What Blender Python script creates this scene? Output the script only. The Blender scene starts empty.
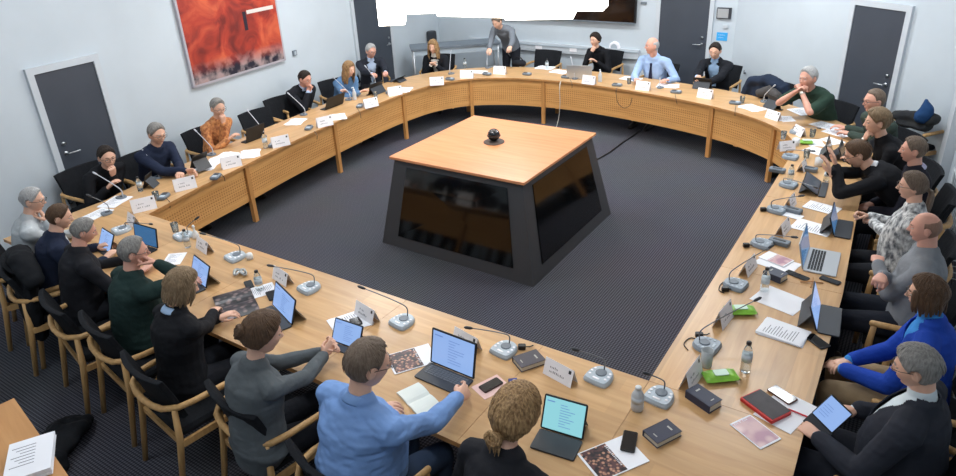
import bpy, math, random
import numpy as np
from mathutils import Vector, Matrix

S = bpy.context.scene
COL = S.collection
rnd = random.Random(7)

# ------------------------------------------------------------------ camera
CAMP = np.array([3.7071, -5.8375, 3.3297])
YAW, PIT, ROL, FPX, PPY = -0.598608, 0.434225, -0.051234, 672.176, 213.4
def cam_basis():
    cy, sy, cp, sp = math.cos(YAW), math.sin(YAW), math.cos(PIT), math.sin(PIT)
    f = np.array([sy*cp, cy*cp, -sp]); r = np.array([cy, -sy, 0.0]); u = np.cross(r, f)
    c, s = math.cos(ROL), math.sin(ROL)
    return c*r + s*u, -s*r + c*u, f
CR, CU, CF = cam_basis()
cd = bpy.data.cameras.new('camera'); co = bpy.data.objects.new('camera', cd); COL.objects.link(co)
co.matrix_world = Matrix(((CR[0], CU[0], -CF[0], CAMP[0]), (CR[1], CU[1], -CF[1], CAMP[1]), (CR[2], CU[2], -CF[2], CAMP[2]), (0, 0, 0, 1)))
cd.sensor_fit = 'HORIZONTAL'; cd.sensor_width = 36.0; cd.lens = 36.0*FPX/956.0
cd.shift_y = (PPY-238.0)/956.0
cd.clip_start = 0.05; cd.clip_end = 60
S.camera = co
def ray(u, v):
    return CF + (u-478.0)/FPX*CR + (PPY-v)/FPX*CU
def at(u, v, z=0.73):
    """surveyed spot: where the sight line of a photo point meets the level z"""
    d = ray(u, v); t = (z-CAMP[2])/d[2]
    return CAMP + t*d
def on_wall(u, v, p0, p1):
    """(distance along the wall from p0, height) of a photo point on the upright plane p0-p1"""
    p0 = np.array(p0, float); p1 = np.array(p1, float)
    e = (p1-p0)/np.linalg.norm(p1-p0); n = np.array([-e[1], e[0]])
    d = ray(u, v); t = ((p0-CAMP[:2])@n)/(d[:2]@n); q = CAMP+t*d
    return float((q[:2]-p0)@e), float(q[2])

# ------------------------------------------------------------------ materials
def lin(c):
    o = []
    for v in c[:3]:
        v = v/255.0
        o.append(v/12.92 if v <= 0.04045 else ((v+0.055)/1.055)**2.4)
    return (o[0], o[1], o[2], 1.0)
MATS = {}
def mat(name, rgb=(128, 128, 128), rough=0.6, metal=0.0, emit=None, es=0.0, var=0.0, vscale=6.0, stretch=None,
        bump=0.0, bscale=60.0, trans=0.0, ior=1.45, alpha=1.0, rgb2=None, spec=0.5, sheen=0.0):
    if name in MATS: return MATS[name]
    m = bpy.data.materials.new(name); m.use_nodes = True
    nt = m.node_tree; b = nt.nodes['Principled BSDF']
    b.inputs['Base Color'].default_value = lin(rgb)
    b.inputs['Roughness'].default_value = rough
    b.inputs['Metallic'].default_value = metal
    b.inputs['Specular IOR Level'].default_value = spec
    b.inputs['IOR'].default_value = ior
    if trans: b.inputs['Transmission Weight'].default_value = trans
    if alpha < 1: b.inputs['Alpha'].default_value = alpha
    if sheen: b.inputs['Sheen Weight'].default_value = sheen
    if emit:
        b.inputs['Emission Color'].default_value = lin(emit); b.inputs['Emission Strength'].default_value = es
    if var or bump or rgb2:
        tc = nt.nodes.new('ShaderNodeTexCoord'); mp = nt.nodes.new('ShaderNodeMapping')
        nt.links.new(tc.outputs['Object'], mp.inputs['Vector'])
        if stretch: mp.inputs['Scale'].default_value = stretch
        if var or rgb2:
            no = nt.nodes.new('ShaderNodeTexNoise'); no.inputs['Scale'].default_value = vscale
            no.inputs['Detail'].default_value = 5.0
            nt.links.new(mp.outputs['Vector'], no.inputs['Vector'])
            cr = nt.nodes.new('ShaderNodeValToRGB')
            a = lin(rgb); c2 = lin(rgb2) if rgb2 else tuple(min(1, v*(1-var)) for v in a[:3])+(1,)
            c1 = a if rgb2 else tuple(min(1, v*(1+var)) for v in a[:3])+(1,)
            cr.color_ramp.elements[0].position = 0.35; cr.color_ramp.elements[1].position = 0.65
            cr.color_ramp.elements[0].color = c2; cr.color_ramp.elements[1].color = c1
            nt.links.new(no.outputs['Fac'], cr.inputs['Fac']); nt.links.new(cr.outputs['Color'], b.inputs['Base Color'])
        if bump:
            n2 = nt.nodes.new('ShaderNodeTexNoise'); n2.inputs['Scale'].default_value = bscale; n2.inputs['Detail'].default_value = 3
            nt.links.new(mp.outputs['Vector'], n2.inputs['Vector'])
            bp = nt.nodes.new('ShaderNodeBump'); bp.inputs['Strength'].default_value = bump; bp.inputs['Distance'].default_value = 0.02
            nt.links.new(n2.outputs['Fac'], bp.inputs['Height']); nt.links.new(bp.outputs['Normal'], b.inputs['Normal'])
    MATS[name] = m
    return m
def nodes_of(m): return m.node_tree.nodes, m.node_tree.links, m.node_tree.nodes['Principled BSDF']

def wood(name, c1, c2, scale=1.0, rough=0.35, axis=0, planks=0.0):
    """wood grain running along the given object axis; planks = stave width in metres"""
    if name in MATS: return MATS[name]
    m = mat(name, c1, rough); N, L, b = nodes_of(m)
    tc = N.new('ShaderNodeTexCoord'); mp = N.new('ShaderNodeMapping')
    sc = [14.0*scale]*3; sc[axis] = 1.1*scale; mp.inputs['Scale'].default_value = sc
    L.new(tc.outputs['Object'], mp.inputs['Vector'])
    n = N.new('ShaderNodeTexNoise'); n.inputs['Scale'].default_value = 1.6; n.inputs['Detail'].default_value = 7; n.inputs['Distortion'].default_value = 0.6
    L.new(mp.outputs['Vector'], n.inputs['Vector'])
    cr = N.new('ShaderNodeValToRGB'); cr.color_ramp.elements[0].position = 0.3; cr.color_ramp.elements[1].position = 0.7
    cr.color_ramp.elements[0].color = lin(c2); cr.color_ramp.elements[1].color = lin(c1)
    L.new(n.outputs['Fac'], cr.inputs['Fac'])
    out = cr.outputs['Color']
    if planks:
        br = N.new('ShaderNodeTexBrick'); br.inputs['Scale'].default_value = 1.0
        br.inputs['Brick Width'].default_value = planks*9; br.inputs['Row Height'].default_value = planks
        br.inputs['Mortar Size'].default_value = 0.0; br.offset = 0.37
        br.inputs['Color1'].default_value = (0.86, 0.86, 0.86, 1); br.inputs['Color2'].default_value = (1.08, 1.05, 1.0, 1)
        m2 = N.new('ShaderNodeMapping'); 
        if axis == 1: m2.inputs['Rotation'].default_value = (0, 0, math.pi/2)
        L.new(tc.outputs['Object'], m2.inputs['Vector']); L.new(m2.outputs['Vector'], br.inputs['Vector'])
        mx = N.new('ShaderNodeMix'); mx.data_type = 'RGBA'; mx.blend_type = 'MULTIPLY'; mx.inputs['Factor'].default_value = 0.75
        L.new(out, mx.inputs[6]); L.new(br.outputs['Color'], mx.inputs[7]); out = mx.outputs[2]
    L.new(out, b.inputs['Base Color'])
    return m

# ------------------------------------------------------------------ mesh builder
def rotz(a): c, s = math.cos(a), math.sin(a); return np.array([[c, -s, 0], [s, c, 0], [0, 0, 1.0]])
def rotx(a): c, s = math.cos(a), math.sin(a); return np.array([[1.0, 0, 0], [0, c, -s], [0, s, c]])
def roty(a): c, s = math.cos(a), math.sin(a); return np.array([[c, 0, s], [0, 1.0, 0], [-s, 0, c]])
def unit(v): v = np.asarray(v, float); return v/(np.linalg.norm(v)+1e-12)

class MB:
    def __init__(s): s.V = []; s.F = []; s.M = []; s.n = 0
    def add(s, V, F, mi=0, R=None, T=None):
        V = np.asarray(V, float).reshape(-1, 3)
        if R is not None: V = V@np.asarray(R).T
        if T is not None: V = V+np.asarray(T, float)
        s.V.append(V); s.F += [tuple(i+s.n for i in f) for f in F]; s.M += [mi]*len(F); s.n += len(V)
        return s
    def box(s, c, d, mi=0, R=None, taper=1.0):
        """box centred at c with size d; R rotates about its own centre"""
        x, y, z = d[0]/2, d[1]/2, d[2]/2; t = taper
        V = np.array([(-x, -y, -z), (x, -y, -z), (x, y, -z), (-x, y, -z), (-x*t, -y*t, z), (x*t, -y*t, z), (x*t, y*t, z), (-x*t, y*t, z)])
        F = [(3, 2, 1, 0), (4, 5, 6, 7), (0, 1, 5, 4), (1, 2, 6, 5), (2, 3, 7, 6), (3, 0, 4, 7)]
        return s.add(V, F, mi, R, c)
    def rbox(s, c, d, r, mi=0, R=None, n=4, top=None):
        """box with rounded upright corners and a small top/bottom chamfer"""
        x, y, z = d[0]/2, d[1]/2, d[2]/2; r = min(r, x*.99, y*.99); ch = min(r*0.4, z*0.45) if top is None else top
        def ring(off, zz):
            o = []
            for cx, cy, a0 in ((x-r, y-r, 0), (-x+r, y-r, 90), (-x+r, -y+r, 180), (x-r, -y+r, 270)):
                for k in range(n+1):
                    a = math.radians(a0+90*k/n); o.append((cx+(r-off)*math.cos(a), cy+(r-off)*math.sin(a), zz))
            return o
        rings = [ring(ch, -z), ring(0, -z+ch), ring(0, z-ch), ring(ch, z)]
        m = len(rings[0]); V = sum(rings, []); F = [tuple(range(m))[::-1], tuple(range(3*m, 4*m))]
        for k in range(3):
            for i in range(m): F.append((k*m+i, k*m+(i+1) % m, (k+1)*m+(i+1) % m, (k+1)*m+i))
        return s.add(V, F, mi, R, c)
    def prism(s, pts, z0, z1, mi=0, R=None, T=None):
        m = len(pts); V = [(p[0], p[1], z0) for p in pts]+[(p[0], p[1], z1) for p in pts]
        F = [tuple(range(m))[::-1], tuple(range(m, 2*m))]+[(i, (i+1) % m, m+(i+1) % m, m+i) for i in range(m)]
        return s.add(V, F, mi, R, T)
    def lathe(s, prof, n=16, mi=0, R=None, T=None):
        """prof: (radius, z) from bottom to top"""
        V = []; F = []
        for r, z in prof:
            for k in range(n): a = 2*math.pi*k/n; V.append((r*math.cos(a), r*math.sin(a), z))
        for j in range(len(prof)-1):
            for k in range(n): F.append((j*n+k, j*n+(k+1) % n, (j+1)*n+(k+1) % n, (j+1)*n+k))
        F.append(tuple(range(n))[::-1]); q = (len(prof)-1)*n; F.append(tuple(range(q, q+n)))
        return s.add(V, F, mi, R, T)
    def loft(s, P, Rad, n=10, ref=(0, 1, 0), mi=0, R=None, T=None, cap=True):
        P = np.asarray(P, float); m = len(P)
        Rad = [(r, r) if np.isscalar(r) else tuple(r) for r in Rad]
        Tn = np.gradient(P, axis=0); Tn /= (np.linalg.norm(Tn, axis=1, keepdims=True)+1e-12)
        rings = []; ang = np.linspace(0, 2*math.pi, n, endpoint=False); prev = np.asarray(ref, float)
        frames = []
        for i in range(m):
            f = prev-(prev@Tn[i])*Tn[i]
            if np.linalg.norm(f) < 1e-3: f = np.cross(Tn[i], (0.3, 0.2, 0.9))
            f = unit(f); sd = np.cross(f, Tn[i]); frames.append((sd, f)); prev = f
        def ring(c, k, q): 
            sd, f = frames[k]; rx, ry = Rad[k]
            return c+q*(np.outer(np.cos(ang), sd)*rx+np.outer(np.sin(ang), f)*ry)
        if cap:
            r0 = min(Rad[0]); rings += [ring(P[0]-Tn[0]*r0*.85, 0, .45), ring(P[0]-Tn[0]*r0*.5, 0, .84)]
        for i in range(m): rings.append(ring(P[i], i, 1))
        if cap:
            r1 = min(Rad[-1]); rings += [ring(P[-1]+Tn[-1]*r1*.5, m-1, .84), ring(P[-1]+Tn[-1]*r1*.85, m-1, .45)]
        V = np.concatenate(rings); k = len(rings); F = []
        for j in range(k-1):
            for i in range(n): F.append((j*n+i, j*n+(i+1) % n, (j+1)*n+(i+1) % n, (j+1)*n+i))
        F.append(tuple(range(n))[::-1]); F.append(tuple(range((k-1)*n, k*n)))
        return s.add(V, F, mi, R, T)
    def ball(s, c, r, mi=0, nu=14, nv=9, R=None):
        r = (r, r, r) if np.isscalar(r) else r
        V = [(0, 0, -r[2])]; F = []
        for j in range(1, nv):
            t = math.pi*j/nv
            for i in range(nu): a = 2*math.pi*i/nu; V.append((r[0]*math.sin(t)*math.cos(a), r[1]*math.sin(t)*math.sin(a), -r[2]*math.cos(t)))
        V.append((0, 0, r[2])); L = len(V)-1
        for i in range(nu): F.append((0, 1+(i+1) % nu, 1+i)); F.append((L, L-nu+i, L-nu+(i+1) % nu))
        for j in range(nv-2):
            for i in range(nu): a = 1+j*nu; F.append((a+i, a+(i+1) % nu, a+nu+(i+1) % nu, a+nu+i))
        return s.add(V, F, mi, R, c)
    def data(s): return (np.concatenate(s.V) if s.V else np.zeros((0, 3))), s.F, s.M
    def mesh(s, name, mats, smooth=False):
        V, F, M = s.data(); me = bpy.data.meshes.new(name)
        me.from_pydata(V.tolist(), [], F)
        for m in (mats if isinstance(mats, (list, tuple)) else [mats]): me.materials.append(m)
        me.polygons.foreach_set('material_index', M)
        me.polygons.foreach_set('use_smooth', [bool(smooth)]*len(F)); me.update()
        return me
    def build(s, name, mats, parent=None, smooth=False, auto=None, loc=None, rz=0.0):
        me = s.mesh(name, mats, smooth)
        o = bpy.data.objects.new(name, me); COL.objects.link(o)
        if parent: o.parent = parent
        if loc is not None: o.location = Vector([float(x) for x in loc])
        o.rotation_euler = (0, 0, rz)
        return o

def tag(o, label=None, cat=None, group=None, kind=None):
    if label: o['label'] = label
    if cat: o['category'] = cat
    if group: o['group'] = group
    if kind: o['kind'] = kind
    return o
def thing(name, label, cat, loc=(0, 0, 0), rz=0.0, group=None):
    o = bpy.data.objects.new(name, None); COL.objects.link(o); o.empty_display_size = 0.1
    o.location = Vector([float(x) for x in loc]); o.rotation_euler = (0, 0, rz)
    return tag(o, label, cat, group)
def kids(o): return [c for c in COL.objects if c.parent is o]
def dup(o, loc=None, rz=None, label=None, parent=None, group=None):
    c = o.copy(); COL.objects.link(c)
    if parent is not None: c.parent = parent
    if loc is not None: c.location = Vector([float(x) for x in loc])
    if rz is not None: c.rotation_euler = (0, 0, rz)
    if label: c['label'] = label
    if group: c['group'] = group
    for k in list(o.children): dup(k, parent=c)
    return c

# ------------------------------------------------------------------ room shell
WL0, WL1 = np.array([-3.90, -6.6]), np.array([-4.80, 5.55])       # left wall line (near -> far)
WL0 = np.array([-3.62, -6.6])
WF1 = np.array([1.10, 5.50]); WR0 = np.array([4.16, 3.22]); WR1 = np.array([5.60, -7.2])
CEIL = 3.9
M_wall = mat('painted_wall', (196, 206, 214), 0.75, var=0.03, vscale=1.5, bump=0.03, bscale=180)
M_wallL = M_wall
M_trim = mat('white_trim', (196, 203, 210), 0.45)
M_door = mat('dark_grey_door_laminate', (66, 72, 82), 0.4, var=0.04, vscale=3)
M_steel = mat('brushed_steel', (176, 180, 184), 0.28, metal=1.0)
M_black = mat('black_plastic', (22, 23, 26), 0.45)
M_ceil = mat('ceiling_paint', (225, 225, 222), 0.85)

def carpet():
    m = mat('woven_carpet', (58, 60, 70), 0.95, spec=0.15); N, L, b = nodes_of(m)
    tc = N.new('ShaderNodeTexCoord'); mp = N.new('ShaderNodeMapping'); mp.inputs['Rotation'].default_value = (0, 0, math.radians(0))
    L.new(tc.outputs['Object'], mp.inputs['Vector'])
    vo = N.new('ShaderNodeTexVoronoi'); vo.inputs['Scale'].default_value = 44.0; vo.inputs['Randomness'].default_value = 0.0
    L.new(mp.outputs['Vector'], vo.inputs['Vector'])
    cr = N.new('ShaderNodeValToRGB'); cr.color_ramp.elements[0].position = 0.25; cr.color_ramp.elements[1].position = 0.5
    cr.color_ramp.elements[0].color = lin((98, 99, 108)); cr.color_ramp.elements[1].color = lin((48, 49, 57))
    L.new(vo.outputs['Distance'], cr.inputs['Fac'])
    no = N.new('ShaderNodeTexNoise'); no.inputs['Scale'].default_value = 0.9; L.new(mp.outputs['Vector'], no.inputs['Vector'])
    mx = N.new('ShaderNodeMix'); mx.data_type = 'RGBA'; mx.blend_type = 'MULTIPLY'; mx.inputs['Factor'].default_value = 0.25
    L.new(cr.outputs['Color'], mx.inputs[6]); L.new(no.outputs['Color'], mx.inputs[7]); L.new(mx.outputs[2], b.inputs['Base Color'])
    bp = N.new('ShaderNodeBump'); bp.inputs['Strength'].default_value = 0.4; bp.inputs['Distance'].default_value = 0.004; bp.invert = True
    L.new(vo.outputs['Distance'], bp.inputs['Height']); L.new(bp.outputs['Normal'], b.inputs['Normal'])
    return m
M_carpet = carpet()
def struct(name, mb, m, **k): return tag(mb.build(name, m, **k), kind='structure')
outline = [WL0, WR1, WR0, WF1, WL1]
struct('floor', MB().prism([tuple(p) for p in outline], -0.1, 0.0), M_carpet)
struct('ceiling', MB().prism([tuple(p) for p in outline], CEIL, CEIL+0.1), M_ceil)
def wall(name, p0, p1, m, out):
    """upright slab along p0-p1, thickness towards the side 'out' (+1 left of direction)"""
    p0, p1 = np.array(p0), np.array(p1); e = unit(p1-p0); n = np.array([-e[1], e[0]])*out*0.12
    mb = MB().prism([tuple(p0), tuple(p1), tuple(p1+n), tuple(p0+n)] if out < 0 else [tuple(p0), tuple(p1), tuple(p1+n), tuple(p0+n)], 0, CEIL)
    return struct(name, mb, m)
wall('wall_left', WL0, WL1, M_wall, 1)
wall('wall_far', WL1, WF1, M_wall, 1)
wall('wall_far_right', WF1, WR0, M_wall, 1)
wall('wall_right', WR0, WR1, M_wall, 1)
wall('wall_near', WR1, WL0, M_wall, 1)
def wall_frame(p0, p1):
    """angle and inward normal of the wall p0->p1 (room on the right-hand side)"""
    e = unit(np.array(p1)-np.array(p0)); return math.atan2(e[1], e[0])
def baseboard(name, p0, p1, a, b):
    e = unit(p1-p0); n = np.array([e[1], -e[0]])
    q0 = p0+e*a+n*0.008; o = MB().box((( b-a)/2, 0, 0.045), (b-a, 0.016, 0.09))
    tag(o.build(name, M_trim, loc=(q0[0], q0[1], 0), rz=wall_frame(p0, p1)), kind='structure')

def wall_thing(px, py, p0, p1): 
    s, z = on_wall(px, py, p0, p1); e = unit(np.array(p1)-np.array(p0)); q = np.array(p0)+e*s
    return (q[0], q[1], z), math.atan2(e[1], e[0])
# a door on a wall: local x along wall p0->p1, room side = -y
def door(name, p0, p1, s0, s1, top, handle_end):
    e = unit(np.array(p1)-np.array(p0)); q = np.array(p0)+e*s0; w = s1-s0
    r = tag(bpy.data.objects.new(name, None), kind='structure'); COL.objects.link(r)
    r.location = (q[0], q[1], 0); r.rotation_euler = (0, 0, math.atan2(e[1], e[0]))
    MB().box((w/2, -0.012, top/2), (w, 0.024, top-0.01)).build('door_leaf', M_door, r)
    f = MB(); t = 0.07
    f.box((-t/2, -0.02, (top+t)/2), (t, 0.04, top+t)); f.box((w+t/2, -0.02, (top+t)/2), (t, 0.04, top+t)); f.box((w/2, -0.02, top+t/2), (w, 0.04, t))
    f.build('door_frame', M_trim, r)
    hx = w-0.08 if handle_end else 0.08; sg = -1 if handle_end else 1
    h = MB(); h.lathe([(0.024, 0), (0.024, 0.008)], 14, R=rotx(math.pi/2), T=(hx, -0.024, 1.03))
    h.loft([(hx, -0.03, 1.03), (hx, -0.065, 1.03), (hx+sg*0.03, -0.072, 1.03), (hx+sg*0.13, -0.072, 1.028)], [.009]*4, 8)
    h.build('door_handle', M_steel, r, smooth=True)
    k = MB(); k.lathe([(0.02, 0), (0.02, 0.012)], 14, R=rotx(math.pi/2), T=(hx, -0.024, 1.14)); k.build('door_lock', M_steel, r, smooth=True)
    return r
a0, zt = on_wall(40, 76.6, WL0, WL1); b0, _ = on_wall(65.3, 199.7, WL0, WL1); a1, zt1 = on_wall(95.3, 56.6, WL0, WL1); b1, _ = on_wall(110, 142, WL0, WL1)

s0, s1 = (a0+b0)/2, (a1+b1)/2
door('door_1', WL0, WL1, s0, s1, (zt+zt1)/2, False)
a0, _ = on_wall(351.7, 2, WL0, WL1); b0, _ = on_wall(358, 55, WL0, WL1); a1, _ = on_wall(388.8, 27, WL0, WL1); b1, _ = on_wall(393.7, 75, WL0, WL1)
L2a, L2b = (a0+b0)/2, (a1+b1)/2
door('door_2', WL0, WL1, L2a, L2b, 2.08, True)
a0, _ = on_wall(660, 25, WL1, WF1); a1, _ = on_wall(708.8, 25, WL1, WF1); 
door('door_3', WL1, WF1, a0, a1, 2.08, True); D3 = (a0, a1)
a0, z0 = on_wall(849, 50, WF1, WR0); a1, _ = on_wall(895, 75, WF1, WR0); _, zt = on_wall(850.8, 2.5, WF1, WR0); _, zu = on_wall(897, 11, WF1, WR0); 
door('door_4', WF1, WR0, a0, a1, (zt+zu)/2, True); D4 = (a0, a1)
baseboard('baseboard_left', WL0, WL1, 0.0, s0-0.1); baseboard('baseboard_left_far', WL0, WL1, s1+0.1, L2a-0.1)
baseboard('baseboard_far', WL1, WF1, 0.0, D3[0]-0.1); baseboard('baseboard_far_right', WF1, WR0, D4[1]+0.1, float(np.linalg.norm(WR0-WF1))-0.02)
baseboard('baseboard_right', WR0, WR1, 0.02, 9)
# pilaster at the far right corner
e = unit(WR1-WR0); tag(MB().box((0.12, -0.05, CEIL/2), (0.24, 0.10, CEIL)).build('trim_1', M_trim, loc=(WR0[0]+e[0]*.02, WR0[1]+e[1]*.02, 0), rz=math.atan2(e[1], e[0])), kind='structure')
# ------------------------------------------------------------------ conference table
TZ = 0.73
M_beech = wood('beech_tabletop', (206, 168, 122), (188, 147, 102), 1.0, 0.32, axis=0, planks=0.11)
M_beechY = wood('beech_tabletop_side', (206, 168, 122), (188, 147, 102), 1.0, 0.32, axis=1, planks=0.11)
M_beechV = wood('beech_leg', (205, 152, 92), (186, 132, 76), 1.0, 0.4, axis=2)
M_edge = wood('beech_edging', (196, 146, 92), (176, 124, 72), 1.0, 0.4, axis=0)
M_gap = mat('dark_recess', (40, 30, 22), 0.8)
def panel_mat():
    m = mat('perforated_beech_panel', (206, 150, 88), 0.45); N, L, b = nodes_of(m)
    uv = N.new('ShaderNodeUVMap'); mp = N.new('ShaderNodeMapping'); L.new(uv.outputs['UV'], mp.inputs['Vector'])
    vo = N.new('ShaderNodeTexVoronoi'); vo.voronoi_dimensions = '2D'; vo.inputs['Scale'].default_value = 30.0; vo.inputs['Randomness'].default_value = 0.0
    L.new(mp.outputs['Vector'], vo.inputs['Vector'])
    lt = N.new('ShaderNodeMath'); lt.operation = 'LESS_THAN'; lt.inputs[1].default_value = 0.24; L.new(vo.outputs['Distance'], lt.inputs[0])
    # holes only in the middle field of each panel (v between .08 and .33 m)
    sp = N.new('ShaderNodeSeparateXYZ'); L.new(uv.outputs['UV'], sp.inputs['Vector'])
    g1 = N.new('ShaderNodeMath'); g1.operation = 'GREATER_THAN'; g1.inputs[1].default_value = 0.07; L.new(sp.outputs['Y'], g1.inputs[0])
    g2 = N.new('ShaderNodeMath'); g2.operation = 'LESS_THAN'; g2.inputs[1].default_value = 0.33; L.new(sp.outputs['Y'], g2.inputs[0])
    m1 = N.new('ShaderNodeMath'); m1.operation = 'MULTIPLY'; L.new(lt.outputs[0], m1.inputs[0]); L.new(g1.outputs[0], m1.inputs[1])
    m2 = N.new('ShaderNodeMath'); m2.operation = 'MULTIPLY'; L.new(m1.outputs[0], m2.inputs[0]); L.new(g2.outputs[0], m2.inputs[1])
    n = N.new('ShaderNodeTexNoise'); n.inputs['Scale'].default_value = 1.5; n.inputs['Detail'].default_value = 6
    mq = N.new('ShaderNodeMapping'); mq.inputs['Scale'].default_value = (1.2, 16, 1); L.new(uv.outputs['UV'], mq.inputs['Vector']); L.new(mq.outputs['Vector'], n.inputs['Vector'])
    cr = N.new('ShaderNodeValToRGB'); cr.color_ramp.elements[0].position = .3; cr.color_ramp.elements[1].position = .7
    cr.color_ramp.elements[0].color = lin((205, 150, 88)); cr.color_ramp.elements[1].color = lin((224, 172, 108)); L.new(n.outputs['Fac'], cr.inputs['Fac'])
    mx = N.new('ShaderNodeMix'); mx.data_type = 'RGBA'; L.new(m2.outputs[0], mx.inputs['Factor']); L.new(cr.outputs['Color'], mx.inputs[6]); mx.inputs[7].default_value = lin((168, 112, 60))
    L.new(mx.outputs[2], b.inputs['Base Color'])
    return m
M_panel = panel_mat()
# inner and outer outlines (surveyed), counter-clockwise from the near-left inner corner going clockwise round the far side
inner_far = [(-2.30, -2.70), (-2.44, -2.03), (-2.52, -1.44), (-2.61, -0.90), (-2.69, -0.30), (-2.75, 0.35), (-2.80, 0.95), (-2.83, 1.50), (-2.81, 2.05),
             (-2.70, 2.62), (-2.38, 3.08), (-1.85, 3.36), (-1.28, 3.47), (-0.70, 3.49), (-0.10, 3.43), (0.42, 3.34), (0.95, 3.22), (1.46, 3.06), (1.92, 2.84), (2.34, 2.52), (2.60, 2.16), (2.72, 1.75)]
P_in = [np.array(p) for p in inner_far]
def smooth_line(P, k=4):
    P = [np.array(p, float) for p in P]; out = []
    Q = [2*P[0]-P[1]]+P+[2*P[-1]-P[-2]]
    for i in range(1, len(Q)-2):
        for j in range(k):
            t = j/k; a, b, c, d = Q[i-1], Q[i], Q[i+1], Q[i+2]
            out.append(0.5*((2*b)+(-a+c)*t+(2*a-5*b+4*c-d)*t*t+(-a+3*b-3*c+d)*t**3))
    out.append(P[-1]); return np.array(out)
far_in = smooth_line(P_in, 4)
def offset(L, w):
    T = np.gradient(L, axis=0); T /= np.linalg.norm(T, axis=1, keepdims=True); Nn = np.stack([-T[:, 1], T[:, 0]], 1)
    return L+Nn*(w[:, None] if hasattr(w, '__len__') else w)
wfar = np.interp(np.linspace(0, 1, len(far_in)), [0, .1, .9, 1], [.74, .74, .80, .84])
far_out = offset(far_in, wfar)
far_out[0] = (-3.04, -2.70); far_out[1] = far_out[1]*.6+np.array([-3.06, -2.55])*.4; far_out[-1] = (3.43, 1.75); far_out[-2] = far_out[-2]*.35+np.array([3.42, 1.86])*.65; far_out[-3] = far_out[-3]*.6+np.array([3.40, 1.98])*.4; far_out[-4] = far_out[-4]*.8+np.array([3.36, 2.1])*.2
table = thing('conference_table', 'long ring-shaped beech conference table with perforated front panels and square legs', 'table')
def strip(name, A, B, mats, z0=TZ-0.032, z1=TZ):
    """curved board between inner line A and outer line B"""
    n = len(A); mb = MB()
    V = [(a[0], a[1], z1) for a in A]+[(b[0], b[1], z1) for b in B]+[(a[0], a[1], z0) for a in A]+[(b[0], b[1], z0) for b in B]
    top = []; F = []
    for i in range(n-1):
        F.append((i, i+1, n+i+1, n+i)); F.append((2*n+i, 3*n+i, 3*n+i+1, 2*n+i+1))
    mb.add(V, F, 0)
    E = []
    for i in range(n-1): E.append((i+1, i, 2*n+i, 2*n+i+1)); E.append((n+i, n+i+1, 3*n+i+1, 3*n+i))
    E += [(0, n, 3*n, 2*n), (2*n-1, n-1, 3*n-1, 4*n-1)]
    mb.F += E; mb.M += [1]*len(E)
    return mb.build(name, mats, table)
cuts = [0, 8, 20, 34, 42, 50, 58, 68, 78, len(far_in)-1]
legs_far = []
def nearest(p): return int(np.argmin(np.linalg.norm(far_in-np.array(p), axis=1)))
posts = [nearest(p) for p in [(-2.56, -1.36), (-2.72, 0.30), (-2.80, 1.85), (-2.38, 3.05), (-1.29, 3.47), (1.49, 3.05), (2.38, 2.50)]]

cuts = [0]+[p for p in posts]+[len(far_in)-1]
mid = nearest((0.1, 3.4)); cuts = sorted(set(cuts+[mid]))
for i in range(len(cuts)-1):
    a, b = cuts[i], cuts[i+1]+1
    A = far_in[a:b].copy(); B = far_out[a:b].copy()
    g = 0.0012
    A[0] += unit(A[1]-A[0])*g; B[0] += unit(B[1]-B[0])*g; A[-1] -= unit(A[-1]-A[-2])*g; B[-1] -= unit(B[-1]-B[-2])*g
    strip('tabletop', A, B, [M_beechY if (i < 3) else M_beech, M_edge])
XR, XO, YN, YO = 2.72, 3.56, -2.70, -3.68
# right row, near row, corner boards
def board(poly, m):
    mb = MB(); n = len(poly); V = [(p[0], p[1], TZ) for p in poly]+[(p[0], p[1], TZ-0.032) for p in poly]
    mb.add(V, [tuple(range(n))], 0); E = [tuple(range(n, 2*n))[::-1]]+[((i+1) % n, i, n+i, n+(i+1) % n) for i in range(n)]; mb.F += E; mb.M += [1]*len(E)
    return mb.build('tabletop', [m, M_edge], table)
g = 0.0012
ybr = [1.75, 0.35, -1.15, -2.70]
o1 = far_out[-1]
for k in range(3):
    ya, yb = ybr[k]-g, ybr[k+1]+g
    xo = lambda y: float(np.interp(y, [-2.7, -1.15, .35, 1.75], [3.56, 3.55, 3.48, 3.43]))
    board([(XR, yb), (xo(yb), yb), (xo(ya), ya), (XR, ya)], M_beechY)
board([(XR+g-0.0, YO), (XO+0.02, YO), (XO, YN-g), (XR+g, YN-g)], M_beech)
xbr = [XR, 2.02, 0.90, -0.45, -1.55, -2.30]
for k in range(5):
    board([(xbr[k+1]+g, YO+0.0), (xbr[k]-g, YO), (xbr[k]-g, YN), (xbr[k+1]+g, YN)], M_beech)
board([(-3.04, YO), (-2.30-g, YO), (-2.30-g, YN-g), (-3.04, YN-g)], M_beech)
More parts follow.
